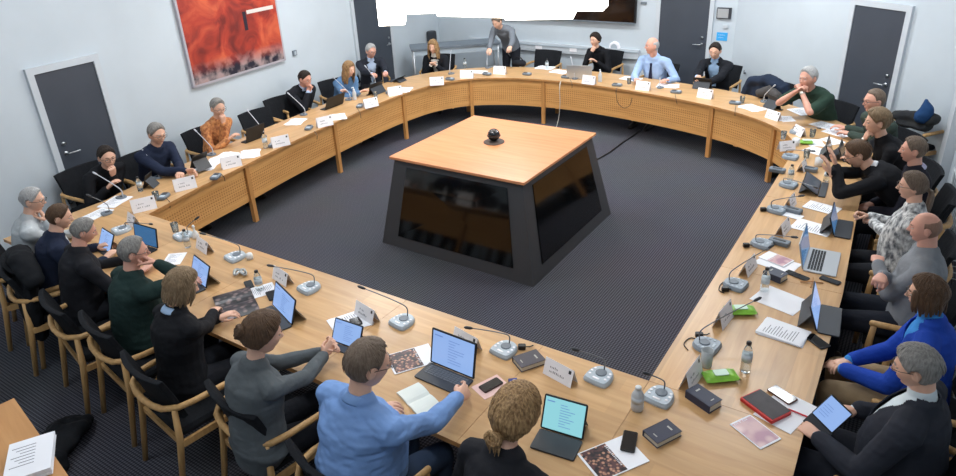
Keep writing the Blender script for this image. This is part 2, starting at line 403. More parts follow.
# modesty panels below the inner edge, with legs between them
def panel(A, z0=0.27, z1=TZ-0.034):
    """A: polyline for the face (facing the ring's inside)"""
    A = np.array(A); n = len(A); B = offset(A, 0.018)
    d = np.concatenate([[0], np.cumsum(np.linalg.norm(np.diff(A, axis=0), axis=1))])
    V = []; F = []
    for L in (A, B):
        for p in L: V.append((p[0], p[1], z0))
        for p in L: V.append((p[0], p[1], z1))
    for i in range(n-1):
        F.append((i+1, i, n+i, n+i+1)); F.append((2*n+i, 2*n+i+1, 3*n+i+1, 3*n+i)); F.append((i, i+1, 2*n+i+1, 2*n+i)); F.append((n+i+1, n+i, 3*n+i, 3*n+i+1))
    F += [(0, 2*n, 3*n, n), (n-1, 2*n-1, 4*n-1, 3*n-1)]
    mb = MB(); mb.add(V, F); o = mb.build('modesty_panel', M_panel, table)
    uv = o.data.uv_layers.new(name='UVMap')
    for p in o.data.polygons:
        for li in p.loop_indices:
            vi = o.data.loops[li].vertex_index; uv.data[li].uv = (d[vi % n], (vi // n) % 2*(z1-z0))
def table_leg(p, ang, dx=0.055):
    MB().box((0, 0, (TZ-0.033)/2), (dx, 0.05, TZ-0.033)).build('leg', M_beechV, table, loc=(p[0], p[1], 0), rz=ang)
inl = offset(far_in, 0.045); leg_in = offset(far_in, 0.04); leg_out = offset(far_out, -0.12)
pc = [0]+posts+[len(far_in)-1]
for i in range(len(pc)-1):
    seg = inl[pc[i]:pc[i+1]+1].copy()
    if len(seg) > 2:
        seg[0] += unit(seg[1]-seg[0])*(0.03 if i else 0.05); seg[-1] -= unit(seg[-1]-seg[-2])*0.03
        panel(seg)
for p in posts:
    t = far_in[min(p+1, len(far_in)-1)]-far_in[p-1]; a = math.atan2(t[1], t[0])
    table_leg(leg_in[p], a); table_leg(leg_out[p], a)
for y in (0.95, -0.45, -1.9):
    table_leg((XR+0.05, y), math.pi/2); table_leg((XO-0.12, y), math.pi/2)
for x in (-1.0, 0.2, 1.45, 2.74):
    table_leg((x, YN-0.05), 0)
    if x < 2.5: table_leg((x, YO+0.12), 0)
table_leg((XO-0.14, YO+0.14), 0); table_leg((-2.9, YO+0.14), 0)
panel([(XR+0.05, 1.70), (XR+0.05, 0.99)]); panel([(XR+0.05, 0.91), (XR+0.05, -0.41)]); panel([(XR+0.05, -0.49), (XR+0.05, -1.86)]); panel([(XR+0.05, -1.94), (XR+0.05, -2.68)])
for a, b in ((2.66, 1.49), (1.41, 0.24), (0.16, -0.96), (-1.04, -2.25)): panel([(a, YN-0.05), (b, YN-0.05)])

# ------------------------------------------------------------------ centre pedestal with screens
M_ped = mat('anthracite_lacquer', (58, 60, 64), 0.45, var=0.03, vscale=3)
M_screen = mat('black_glass_screen', (6, 7, 8), 0.08, spec=0.6)
M_chromed = mat('dark_chrome', (70, 72, 76), 0.12, metal=1.0)
M_top = wood('warm_beech_top', (222, 158, 114), (210, 142, 98), 1.0, 0.32, axis=0)
ped = thing('screen_pedestal', 'dark grey tapered pedestal with a square beech top and black screens on its sides', 'screen pedestal')
hp = 0.936; s = 0.815; bt = [(-0.86, -1.02), (1.03, -1.05), (1.03, 0.80), (-0.80, 0.80)]
tp = [(-0.775, -0.775), (0.775, -0.775), (0.775, 0.775), (-0.775, 0.775)]
V = [(x, y, 0.0) for x, y in bt]+[(x, y, hp-0.03) for x, y in tp]
mb = MB(); mb.add(V, [(3, 2, 1, 0), (4, 5, 6, 7), (0, 1, 5, 4), (1, 2, 6, 5), (2, 3, 7, 6), (3, 0, 4, 7)]); mb.build('pedestal_body', M_ped, ped)
MB().rbox((0, 0, hp-0.0125), (2*s, 2*s, 0.028), 0.006, n=2).build('pedestal_top', M_top, ped)
for k in range(4):
    i, j = k, (k+1) % 4
    a, b, c, d = [np.array(V[q]) for q in (i, j, j+4, i+4)]
    def pt(u, v): return (a*(1-u)+b*u)*(1-v)+(d*(1-u)+c*u)*v
    nrm = unit(np.cross(b-a, d-a))
    def quad(u0, u1, v0, v1, off0, off1, name, m):
        q = [pt(u0, v0), pt(u1, v0), pt(u1, v1), pt(u0, v1)]
        VV = [p+nrm*off0 for p in q]+[p+nrm*off1 for p in q]
        MB().add(VV, [(3, 2, 1, 0), (4, 5, 6, 7), (0, 1, 5, 4), (1, 2, 6, 5), (2, 3, 7, 6), (3, 0, 4, 7)]).build(name, m, ped)
    quad(0.11, 0.89, 0.13, 0.93, 0.001, 0.006, 'screen_frame', M_ped if k > 3 else M_chromed)
    quad(0.115, 0.885, 0.137, 0.925, 0.004, 0.0085, 'screen', M_screen)
mb = thing('conference_camera', 'dark chrome camera ball on a flat round base on the pedestal top', 'conference camera', at(494, 142, hp+0.002))
MB().lathe([(0.115, 0), (0.115, 0.006), (0.10, 0.014), (0.03, 0.018)], 28).build('base', mat('grey_felt_disc', (84, 72, 66), 0.6), mb, smooth=False)
MB().ball((0, 0, 0.083), 0.068, nu=24, nv=16).build('ball', M_chromed, mb, smooth=True)
r = MB(); r.loft([(0.07*math.cos(a), 0.07*math.sin(a), 0.075) for a in np.linspace(0, 2*math.pi, 25)], [0.006]*25, 6, ref=(0, 0, 1), cap=False); r.build('ring', M_black, mb, smooth=True)
for k in range(5):
    a = k*1.256; MB().ball((0.045*math.cos(a), 0.045*math.sin(a), 0.125), (0.011, 0.011, 0.007), nu=8, nv=5).build('lens', mat('lens_white', (210, 214, 220), 0.2), mb, smooth=True)
c = MB(); pts = [at(596, 160, 0.01), at(610, 152, 0.01), at(622, 143, 0.01), at(634, 135, 0.01), at(640, 130, .01)]; c.loft(smooth_line(pts, 4), [0.012]*17, 6, ref=(0, 0, 1))
tag(c.build('floor_cable', M_black, smooth=True), 'black cable duct running over the carpet from the pedestal to the far table', 'cable')
# ------------------------------------------------------------------ people
def vnoise(P, sc, seed=0):
    """smooth value noise in -1..1 at the points P"""
    Q = np.asarray(P)*sc+seed*17.31; I = np.floor(Q).astype(np.int64); f = Q-I; f = f*f*(3-2*f); out = 0
    for dx in (0, 1):
        for dy in (0, 1):
            for dz in (0, 1):
                h = ((I[:, 0]+dx)*73856093) ^ ((I[:, 1]+dy)*19349663) ^ ((I[:, 2]+dz)*83492791)
                h = (h*(h*h*15731+789221)+1376312589) & 0x7fffffff
                w = (f[:, 0] if dx else 1-f[:, 0])*(f[:, 1] if dy else 1-f[:, 1])*(f[:, 2] if dz else 1-f[:, 2])
                out = out+w*(1-h/1073741824.0)
    return out
def merge(mb, size, smooth=4, adapt=0.0):
    """union of overlapping closed shells -> one continuous smooth skin (V, F)"""
    V, F, _ = mb.data(); me = bpy.data.meshes.new('tmp'); me.from_pydata(V.tolist(), [], F)
    o = bpy.data.objects.new('tmp', me); COL.objects.link(o)
    r = o.modifiers.new('r', 'REMESH'); r.mode = 'VOXEL'; r.voxel_size = size; r.adaptivity = adapt
    if smooth:
        s = o.modifiers.new('s', 'SMOOTH'); s.iterations = smooth; s.factor = 0.5
    dg = bpy.context.evaluated_depsgraph_get(); dg.update()
    m2 = bpy.data.meshes.new_from_object(o.evaluated_get(dg))
    n = len(m2.vertices); V2 = np.empty(n*3); m2.vertices.foreach_get('co', V2); V2 = V2.reshape(-1, 3)
    k = len(m2.polygons); lt = np.empty(k, int); ls = np.empty(len(m2.loops), int); m2.polygons.foreach_get('loop_total', lt); m2.loops.foreach_get('vertex_index', ls)
    F2 = []; i = 0; ls = ls.tolist()
    for t in lt.tolist(): F2.append(tuple(ls[i:i+t])); i += t
    bpy.data.objects.remove(o); bpy.data.meshes.remove(me); bpy.data.meshes.remove(m2)
    return V2, F2
def normals(V, F):
    Nn = np.zeros_like(V); A = np.array([f[:3] for f in F]); n = np.cross(V[A[:, 1]]-V[A[:, 0]], V[A[:, 2]]-V[A[:, 0]])
    for k in range(3): np.add.at(Nn, A[:, k], n)
    return Nn/(np.linalg.norm(Nn, axis=1, keepdims=True)+1e-12)

# ---- head (one closed grid surface with face relief), local: +Y face, +Z up, origin = head centre
def head_dir_surface(D, fem=0.0):
    """points of the head surface in unit directions D"""
    x, y, z = D[:, 0], D[:, 1], D[:, 2]
    g = lambda cx, cz, sx, sz: np.exp(-((x-cx)/sx)**2-((z-cz)/sz)**2)*(y > 0)
    rx, ry, rz = 0.077-0.003*fem, 0.098, 0.118
    P = D*np.array([rx, ry, rz])
    # cranium is fuller at the back, jaw narrows
    low = np.clip(-z, 0, 1)
    P[:, 0] *= 1-0.30*low**1.5-0.06*fem*low
    P[:, 1] *= np.where(y < 0, 1.0-0.42*low**1.2, 1.0-0.02*low)
    P[:, 1] += np.where(y < 0, -0.006*(1-low), 0)
    front = np.clip(y, 0, 1)
    P[:, 1] -= 0.010*front**2*(np.abs(x) < 2)           # flatter face
    P[:, 1] += 0.024*g(0, -0.15, 0.15, 0.12)            # nose tip
    P[:, 1] += 0.014*g(0, 0.04, 0.11, 0.16)             # bridge
    P[:, 1] += 0.007*g(0, 0.27, 0.62, 0.10)*(1-fem*.6)  # brow
    for sx in (-1, 1):
        P[:, 1] -= 0.013*g(sx*0.38, 0.10, 0.19, 0.11)   # eye sockets
        P[:, 1] += 0.006*g(sx*0.5, -0.16, 0.22, 0.2)    # cheeks
        P[:, 1] += 0.008*g(sx*0.13, -0.2, 0.09, 0.07)   # nostrils
    P[:, 1] -= 0.010*g(0, -0.30, 0.16, 0.05)
    P[:, 1] += 0.011*g(0, -0.40, 0.28, 0.045)           # upper lip
    P[:, 1] -= 0.004*g(0, -0.455, 0.30, 0.02)
    P[:, 1] += 0.011*g(0, -0.51, 0.24, 0.045)           # lower lip
    P[:, 1] -= 0.006*g(0, -0.61, 0.26, 0.06)
    P[:, 1] += 0.014*g(0, -0.80, 0.36, 0.16)            # chin
    return P
def grid_dirs(nu, nv):
    D = [(0, 0, -1)]; 
    for j in range(1, nv):
        t = math.pi*j/nv
        for i in range(nu): a = 2*math.pi*i/nu; D.append((math.sin(t)*math.cos(a), math.sin(t)*math.sin(a), -math.cos(t)))
    D.append((0, 0, 1)); F = []; L = len(D)-1
    for i in range(nu): F.append((0, 1+(i+1) % nu, 1+i)); F.append((L, L-nu+i, L-nu+(i+1) % nu))
    for j in range(nv-2):
        for i in range(nu): a = 1+j*nu; F.append((a+i, a+(i+1) % nu, a+nu+(i+1) % nu, a+nu+i))
    return np.array(D, float), F
HD, HF = grid_dirs(64, 52)
def head_shell(fem):
    mb = MB(); P = head_dir_surface(HD.copy(), fem)
    mi = []
    for f in HF:
        c = HD[list(f)].mean(0)
        lips = c[1] > 0 and abs(c[0]) < 0.22-0.8*abs(c[2]+0.455) and abs(c[2]+0.455) < 0.055
        mi.append(1 if lips else 0)
    mb.add(P, HF); mb.M = mi
    for sx in (-1, 1):   # ears and eyes
        e = MB(); e.ball((0, 0, 0), (0.009, 0.020, 0.032), nu=10, nv=8); V, F, _ = e.data()
        mb.add(V, F, 0, R=rotz(sx*0.35)@rotx(-0.2), T=(sx*0.078, -0.006, -0.004))
        mb.ball((sx*0.0295, 0.0745, 0.011), 0.0125, 2, nu=10, nv=8); mb.ball((sx*0.0295, 0.0835, 0.010), (0.0055, 0.0045, 0.0055), 3, nu=8, nv=6)
        # upper lid
        mb.ball((sx*0.0295, 0.0745, 0.0155), (0.0150, 0.0130, 0.0095), 0, nu=10, nv=8)
    return mb
HEADS = {0: head_shell(0), 1: head_shell(1)}

# ---- hands: wrist at origin, fingers along +Y, palm towards -Z, thumb towards -X (right hand)
def make_hand(curl, spread=0.06, thumb=0.5):
    mb = MB()
    mb.loft([(0, -0.03, 0), (0, 0.0, 0), (-.002, 0.035, 0), (0, 0.07, 0.001), (0, 0.092, 0)], [(0.024, 0.019), (0.027, 0.018), (0.038, 0.017), (0.042, 0.015), (0.039, 0.012)], 14, ref=(0, 0, 1))
    for k, (x, L, r) in enumerate(((-0.031, 0.072, .0088), (-0.0105, 0.080, .009), (0.0105, 0.074, .0086), (0.031, 0.058, .0075))):
        a = -curl*0.55-0.08; sp = spread*(k-1.5)*1.1; p = np.array([x, 0.088, 0.0]); P = [p-np.array([0, 0.015, 0]), p]; R = [r*1.05, r*1.05]
        for q, (f, c) in enumerate(((0.46, 1.0), (0.31, 1.15), (0.23, .8))):
            d = np.array([math.sin(sp)*math.cos(a), math.cos(sp)*math.cos(a), math.sin(a)])
            m = P[-1]+d*L*f*.5; P.append(m); R.append(r*(1-.06*q)); P.append(P[-1]+d*L*f*.5); R.append(r*(0.98-.1*q)); a -= curl*c*0.75
        mb.loft(P, R, 8, ref=(0, 0, 1))
    t = thumb
    mb.loft([(-0.018, 0.012, -0.004), (-0.040, 0.038, -0.012-0.01*curl), (-0.050+0.012*curl, 0.066, -0.018-0.018*curl), (-0.046+0.024*curl, 0.092, -0.022-0.026*curl)], [0.016, 0.013, 0.0105, 0.0085], 8, ref=(0, 0, 1))
    return merge(mb, 0.0042, 2)
HANDS = {'flat': make_hand(0.25), 'rest': make_hand(0.6), 'grip': make_hand(1.15), 'fist': make_hand(1.75)}

def ik(a, b, l1, l2, pole):
    """elbow/knee between a and b; b is pulled in when out of reach"""
    a, b, pole = map(lambda v: np.asarray(v, float), (a, b, pole))
    d = b-a; L = np.linalg.norm(d); mx = (l1+l2)*0.985
    if L > mx: b = a+d/L*mx; L = mx; d = b-a
    u = d/L; x = (l1*l1-l2*l2+L*L)/(2*L); h = math.sqrt(max(l1*l1-x*x, 1e-6))
    p = pole-(pole@u)*u; p = unit(p)
    return a+u*x+p*h, b
def frame_y(yv, zhint):
    """rotation whose +Y is yv and +Z close to zhint"""
    y = unit(yv); z = np.asarray(zhint, float); z = z-(z@y)*y
    if np.linalg.norm(z) < 1e-3: z = np.array([0.1, 0.2, 1.0]); z = z-(z@y)*y
    z = unit(z); x = np.cross(y, z); return np.stack([x, y, z], 1)

SKIN = {}
def skin(tone):
    k = 'skin_%s' % tone
    c = {'light': (222, 176, 152), 'pink': (214, 160, 140), 'tan': (196, 148, 120)}[tone]
    return mat(k, c, 0.5, var=0.05, vscale=14)
M_lips = mat('lips', (188, 124, 114), 0.45); M_scl = mat('eye_white', (222, 218, 212), 0.25); M_iris = mat('eye_iris', (48, 42, 40), 0.2)
def hair_mat(name, c1, c2):
    c2 = tuple((a+2*b)//3 for a, b in zip(c1, c2)) if 'blond' not in name else c2
    return mat(name, tuple(int(a*.94) for a in c1), 0.5, rgb2=c2, vscale=50, stretch=(2.2, 2.2, 0.4), bump=0.25, bscale=110, spec=0.3)
HAIRM = {'grey': ((158, 156, 152), (96, 94, 92)), 'silver': ((196, 196, 196), (138, 138, 138)), 'dark': ((52, 42, 36), (30, 24, 22)), 'brown': ((104, 80, 60), (62, 46, 36)),
         'blond': ((186, 152, 108), (112, 84, 56)), 'greybrown': ((132, 116, 102), (84, 70, 60)), 'ash': ((150, 128, 100), (92, 74, 56)), 'reddish': ((128, 82, 56), (96, 60, 42)), 'stubble': ((150, 118, 100), (120, 94, 80))}
def fabric(name, c, var=0.06, vs=9, bump=0.25, rough=0.85, rgb2=None, stretch=None): return mat(name, c, rough, var=var, vscale=vs, bump=bump, bscale=22, rgb2=rgb2, spec=0.2, stretch=stretch, sheen=0.0)

HD2, HF2 = grid_dirs(96, 60)
def hair_mesh(style, fem, seed=0, detail=True):
    """closed hair mass in head space plus locks; follows the skull"""
    D = HD2.copy(); P = head_dir_surface(D.copy(), fem); x, y, z = D[:, 0], D[:, 1], D[:, 2]
    P[:, 1] = np.where(y > 0.2, np.minimum(P[:, 1], 0.092*y+0.01), P[:, 1])
    a = unit((0, -0.75, 0.66)); m = D@a
    az = np.arctan2(x, -y)
    if style in ('short', 'crop'): c = -0.13+0.30*np.clip(y-.30, 0, 1)*(1-np.abs(x))
    elif style == 'receding': c = -0.02
    elif style == 'bald': c = -0.16
    elif style in ('bob', 'long', 'wavy', 'shoulder'): c = -0.22+0.06*(y > 0.45)
    else: c = -0.13+0*x
    thick = {'short': .013, 'crop': .004, 'receding': .010, 'bald': .004, 'bob': .024, 'long': .018, 'wavy': .024, 'pulled': .011, 'bun': .023, 'ponytail': .015, 'full': .024, 'shoulder': .022, 'knot': .030}[style]
    if style == 'full': c = -0.15+0*x
    k = np.clip((m-c)/(0.26 if style in ('short', 'receding', 'bald', 'crop') else .16), -1, 1)
    if style not in ('bob', 'long', 'wavy', 'shoulder'): k = np.minimum(k, (z+(0.74 if style == 'knot' else 0.50))/.16)
    if style == 'bald': k = np.minimum(k, np.clip((np.arccos(np.clip(D@unit((0, 0.10, 1)), -1, 1))-1.02)/0.15, -1, 1)); k = np.minimum(k, np.clip((0.15-y)/.1, -1, 1))
    if style == 'receding': 
        k = np.minimum(k, np.clip((0.62-y+0.6*(0.3-np.abs(np.abs(x)-0.0)))/.2, -1, 1))
    # sideburn gap around the ears
    if style in ('short', 'crop', 'receding', 'bald', 'full'): k = np.minimum(k, np.clip((np.sqrt(((np.abs(x)-0.98)/.5)**2+((y+0.02)/0.26)**2+((z+0.05)/0.28)**2)-0.95)/.3, -1, 1))
    k = np.where(k > 0, np.sin(np.clip(k, 0, 1)*math.pi/2), k*2)
    strand = np.sin(az*38+5*vnoise(D, 3, seed))*0.5+np.sin(az*61+4*vnoise(D, 5, seed+2))*0.35
    nz = vnoise(D, 7, seed)*0.5+vnoise(D, 15, seed+3)*0.3
    t = thick*(1+0.28*nz)+0.0022*strand*(thick > .008)
    if style in ('wavy',): t = t+0.008*vnoise(D, 6, seed+5)
    if style in ('short', 'receding', 'bald', 'full'): t = t*(0.62+.38*np.clip((z+.1)/.5, 0, 1))
    off = np.where(k > 0, t*k, -0.012*np.abs(k)-0.002)
    N_ = D/np.array([0.077, 0.098, 0.118]); N_ /= np.linalg.norm(N_, axis=1, keepdims=True)
    P = P+N_*off[:, None]
    mb = MB(); mb.add(P, HF2)
    r = random.Random(seed+11)
    def lock(az0, z_end, out, wid, curl=0.0, start=0.6, ztop=0.04):
        """a hanging lock leaving the skull at azimuth az0 (0 = back) and falling to z_end"""
        s, c2 = math.sin(az0), -math.cos(az0); pts = []; rad = []
        n = 9
        for i in range(n):
            f = i/(n-1); zz = ztop+(z_end-ztop)*f
            rr = 0.080+out*math.sin(min(1, f*1.6)*math.pi/2)-0.012*max(0, f-.6)
            ex = 0.083 if True else 0
            w = curl*math.sin(f*9+az0*7)
            pts.append((s*(rr*0.98)+w*c2, c2*(rr*1.14)+w*s, zz)); rad.append((wid*(1-0.55*f**3), wid*0.55*(1-0.5*f**3)))
        mb.loft(pts, rad, 7, ref=(s, c2, 0))
    if style in ('bob', 'long', 'wavy', 'shoulder'):
        ze = {'bob': -0.105, 'long': -0.22, 'wavy': -0.20, 'shoulder': -0.14}[style]
        for i in range(26):
            az0 = -2.25+4.5*i/25+r.uniform(-.05, .05)
            lock(az0, ze+r.uniform(-.018, .018), {'bob': .014, 'long': .016, 'wavy': .026, 'shoulder': .018}[style]+r.uniform(-.004, .006), 0.016, 0.010 if style == 'wavy' else 0.002, ztop=0.05 if abs(az0) < 1.9 else 0.045)
    if style == 'knot':
        mb.ball((0, -0.108, -0.080), (0.034, 0.026, 0.028), nu=12, nv=8)
        for i in range(16):
            a0 = i*0.8; rr = .020+.006*math.sin(i*2.1); mb.loft([(rr*math.cos(a0+j*.5)*1.6, -0.130-.008*math.sin(j+i), -.08+rr*math.sin(a0+j*.5)) for j in range(6)], [.003]+[.0065]*4+[.002], 6, ref=(0, 1, 0))
        for i in range(8): mb.loft([(-.03+.009*i, -.118, -.085), (-.034+.010*i, -.122, -.11), (-.03+.009*i, -.112, -.135-.01*(i % 3))], [.007, .006, .002], 6)
    if style == 'ponytail':
        mb.ball((0, -0.118, -0.035), (0.020, 0.016, 0.020), nu=10, nv=8)
        for i in range(14):
            a0 = 2*math.pi*i/14; ox, oy = 0.012*math.cos(a0), 0.008*math.sin(a0)
            mb.loft([(ox*.6, -0.112+oy, -0.03), (ox*1.2, -0.138+oy, -0.045), (ox*2.0, -0.142+oy*1.6, -0.09), (ox*2.6+r.uniform(-.006, .006), -0.132+oy*1.8, -0.17), (ox*1.6+r.uniform(-.01, .01), -0.122+oy, -0.25-r.uniform(0, .03))], [.008, .011, .013, .011, .004], 6)
    if style == 'bun':
        for i in range(15):
            a0 = i*0.9; q = 0.026; pts = []
            for j in range(8):
                b0 = a0+j*0.45; rr = 0.028+0.012*math.sin(i*1.7+j); pts.append((rr*math.cos(b0)*1.15+r.uniform(-.003, .003), -0.128+0.012*math.sin(j*1.3+i), 0.02+rr*math.sin(b0)*1.1))
            mb.loft(pts, [.004]+[.0085]*6+[.004], 6, ref=(0, 1, 0))
        mb.ball((0, -0.118, 0.02), (0.040, 0.028, 0.038), nu=12, nv=8)
    if detail and style not in ('bald', 'crop', 'receding'):
        # flowing surface strands from the crown
        nst = 110 if style in ('ponytail', 'bun', 'bob', 'wavy', 'long', 'shoulder', 'knot') else 80
        crown = unit((0.05, -0.25, 0.95)); e1 = unit(np.cross(crown, (0, 1, 0))); e2 = np.cross(crown, e1)
        for i in range(nst):
            ph = 2*math.pi*i/nst+r.uniform(-.05, .05); dirv = math.cos(ph)*e1+math.sin(ph)*e2; pts = []; mx = r.uniform(0.9, 1.55)
            st = r.uniform(0.0, .25)
            for j in range(8):
                th = st+(mx-st)*j/7; d = unit(crown*math.cos(th)+(dirv+0.10*math.sin(ph*3+j*.5)*np.cross(crown, dirv))*math.sin(th)); 
                if (d@a) < 0.0 or (d[2] < -.42): break
                p = d*np.array([0.077, 0.104 if d[1] < 0 else .098, 0.118]); low = max(0, -d[2]); p[0] *= 1-.3*low**1.5
                if d[1] < 0: p[1] *= 1-.42*low**1.2
                pts.append(p+d*(thick*(0.90+r.uniform(0, .10))))
            if len(pts) > 3: mb.loft(pts, [.0015]+[.0028+r.uniform(0, .0016)]*(len(pts)-2)+[.001], 5, ref=tuple(crown))
    # eyebrows
    for sx in (-1, 1): mb.loft([(sx*0.014, 0.0905, 0.030), (sx*0.030, 0.0895, 0.0345), (sx*0.046, 0.081, 0.030)], [(.0022, .004), (.0024, .004), (.0012, .002)], 6)
    return mb
HAIRC = {}

def person(label, head_px, face, lean=12, sc=1.0, fem=0, tone='light', hair=('short', 'grey'), look=(0, 12), top=None, mats=None, hands=None, belly=0.0,
           glasses=False, side=0, legs=True, vox=0.011, bottom=(34, 36, 42), twist=0, jacket=None, collar=None, tie=None, sleeves='long', watch=0, stand=False, headz=None, bald_top=None, hide_hands=(), dz=0.0, foot_fwd=0.42, ptn=None, group=None, neckopen=0.0, seat=0.47, wrinkle=0.006, hsz=1.0, girth=1.0):
    """seated figure. face: heading (deg, 0 = +Y); lean: spine lean (deg); look: (yaw, down pitch); hands: dict R/L -> (x, y, z, pose, palmdir)"""
    th = math.radians(lean)
    if stand: seat = 0.85
    ph = 0.085+seat     # pelvis centre height
    # spine as a gently curved line
    def spine(d):        # d: distance above pelvis centre
        a = th*(0.55+0.75*min(1, d/0.5)); 
        return np.array([math.sin(math.radians(side))*d, d*math.sin(a), ph+d*math.cos(a)*math.cos(math.radians(side))]) if d > 0 else np.array([0, d*.3, ph+d])
    up = unit(spine(.5)-spine(.35)); fw = unit(np.cross(up, (1, 0, 0))*-1); fw = unit(np.array([0, up[2], -up[1]]))
    sw = (0.188-0.022*fem)*(1+(girth-1)*.6)     # half shoulder
    tw = rotz(math.radians(twist))
    shc = spine(0.465)
    sh = {'R': shc+tw@np.array([sw, 0.005, 0])-up*0.030, 'L': shc+tw@np.array([-sw, 0.005, 0])-up*0.030}
    nb = spine(0.50); hyaw, hpit = math.radians(look[0]), math.radians(look[1])
    nt = nb+unit(up+np.array([0, 0.25, 0.5]))*0.095
    Hr = rotz(hyaw)@rotx(-hpit)@(roty(math.radians(look[2])) if len(look) > 2 else np.eye(3))
    hc = nt+Hr@np.array([0, 0.022, 0.088])*hsz
    # the head centre lies where the photo shows it, at its own height above the floor
    fa = math.radians(face); R3 = rotz(fa)
    label = ' '.join(label.split())
    z = (hc[2]+dz)*sc if headz is None else headz
    q = at(head_px[0], head_px[1], z); off = R3@(hc*sc)
    rl = np.array([q[0]-off[0], q[1]-off[1], dz*sc if headz is None else headz-hc[2]*sc])
    # ---- arms: targets are spots in the room, offsets from the head ('F') or own coordinates
    armp = {}
    H = hands or {}
    for s_, sg in (('R', 1), ('L', -1)):
        h = H.get(s_, (sg*0.2, 0.38, 0.775, 'rest', (0, 0, -1)))
        if h[0] == 'F': tgt = hc+Hr@np.array(h[1]); h = (0, 0, 0)+tuple(h[2:])
        elif h[0] > 5: tgt = R3.T@(at(h[0], h[1], h[2])-rl)/sc
        else: tgt = np.array(h[:3])
        tgt = np.array(tgt); pole = np.array([sg*0.75, -0.35, -1.0]) if len(h) < 6 else np.array(h[5])
        el, wr = ik(sh[s_], tgt, 0.295, 0.255, pole); armp[s_] = (el, wr, h)
    kn = {}; 
    for s_, sg in (('R', 1), ('L', -1)):
        hj = np.array([sg*0.095, 0.02, ph-0.01]); ank = np.array([sg*(0.11), foot_fwd+0.0, 0.085]); 
        k, ank = ik(hj, ank, 0.43, 0.42, (sg*0.15, 1, 1.0)); kn[s_] = (hj, k, ank)
    if stand:
        for s_, sg in (('R', 1), ('L', -1)):
            hj = np.array([sg*0.095, 0.0, ph-0.01]); kn[s_] = (hj, hj+np.array([sg*.01, 0.03, -.43]), hj+np.array([sg*.02, 0.0, -.85]))
    f = fem
    tors = [(-0.07, 0.13+.01*f, 0.10), (0.0, 0.168+.01*f, 0.118), (0.10, 0.155-.01*f, 0.112+belly*.8), (0.20, 0.148-.018*f, 0.108+belly), (0.31, 0.158-.012*f, 0.116+belly*.4), (0.40, 0.165-.014*f, 0.112), (0.455, 0.150-.016*f, 0.092), (0.49, 0.100, 0.072), (0.515, 0.066, 0.060)]
    tors = [(d, rx*(1+(girth-1)*(d < .47)), ry*(1+(girth-1)*(d < .42))) for d, rx, ry in tors]
    def torso(mb, inf, lo=0, hi=9, n=20):
        P = [spine(d)+(np.array([0, belly*.45, 0]) if .05 < d < .33 else 0) for d, _, _ in tors[lo:hi]]
        R = [(rx+inf*(1 if d < .49 else .6), ry+inf*(1 if d < .49 else .6)) for d, rx, ry in tors[lo:hi]]
        mb.loft(P, R, n, ref=(0, 1, 0.0))
    def arms(mb, inf, t0=0.0, cut=1.0, n=12):
        for s_, sg in (('R', 1), ('L', -1)):
            el, wr, h = armp[s_]; S0 = sh[s_]; r = 1-0.14*f
            inn = shc+tw@np.array([sg*0.07, 0, 0])-up*.01
            mb.loft([inn, (inn+S0)/2+up*.006, S0, S0+(el-S0)*.12], [(.062*r+inf*.5, .062*r+inf*.5), (.060*r+inf*.7, .064*r+inf*.7), (.058*r+inf, .060*r+inf), (.055*r+inf, .058*r+inf)], n, ref=(0, 1, 0))
            if cut <= 0.5:
                mb.loft([S0, S0+(el-S0)*.35, S0+(el-S0)*.78], [.055*r+inf, .052*r+inf, .048*r+inf*1.3], n); continue
            mb.loft([S0, S0+(el-S0)*.3, S0+(el-S0)*.7, el], [.055*r+inf, .052*r+inf, .045*r+inf, .043*r+inf], n)
            q = 0.93 if cut >= 1 else cut
            mb.loft([el, el+(wr-el)*.25, el+(wr-el)*.65, el+(wr-el)*q], [.043*r+inf, .044*r+inf, .036*r+inf, .030*r+inf*1.1], n)
    body = MB(); torso(body, -0.006)
    neck = MB()
    for s_, sg in (('R', 1), ('L', -1)):
        el, wr, h = armp[s_]; S0 = sh[s_]; r = 1-0.14*f
        body.loft([shc+tw@np.array([sg*.07, 0, 0]), S0, S0+(el-S0)*.3, S0+(el-S0)*.7, el], [.05, .052*r, .047*r, .041*r, .038*r], 10)
        body.loft([el, el+(wr-el)*.25, el+(wr-el)*.65, wr], [.038*r, .040*r, .031*r, (.026*r)], 10)
        hj, k, ank = kn[s_]
        body.loft([hj, hj+(k-hj)*.3, hj+(k-hj)*.75, k], [.078, .074, .058, .052], 10); body.loft([k, k+(ank-k)*.3, ank], [.050, .052, .034], 10)
        if s_ not in hide_hands: pass
    nfw = Hr@np.array([0, 1.0, 0])
    body.loft([nb-up*.05, nb+up*.0, nt, nt+Hr@np.array([0, 0.002, 0.055])], [(.066, .062), (.058-.008*f, .058-.006*f), (.054-.008*f, .056-.006*f), (.052-.006*f, .06)], 14, ref=(0, 1, 0))
    V, F = merge(body, 0.014, 4)
    out = MB(); out.add(V, F, 0)
    hs = (1.0-0.04*fem)*hsz
    hm = HEADS[1 if fem else 0]; HV, HFc, HM = hm.data(); k0 = out.n
    out.add(HV*hs, HFc, 0, R=Hr, T=hc); out.M[-len(HFc):] = HM
    hsc = 1.02-0.10*f
    for s_, sg in (('R', 1), ('L', -1)):
        el, wr, h = armp[s_]; hv, hf = HANDS[h[3]]; d = unit(wr-el)
        if len(h) > 6: d = unit(np.array(h[6]))
        Rm = frame_y(d, -np.array(h[4])); hv = hv.copy()*hsc; ff = hf
        if sg < 0: hv[:, 0] *= -1; ff = [g_[::-1] for g_ in hf]
        out.add(hv, ff, 0, R=Rm, T=wr)
    root = thing('person', label, 'person', rl, fa, group)
    root.scale = (sc, sc, sc)
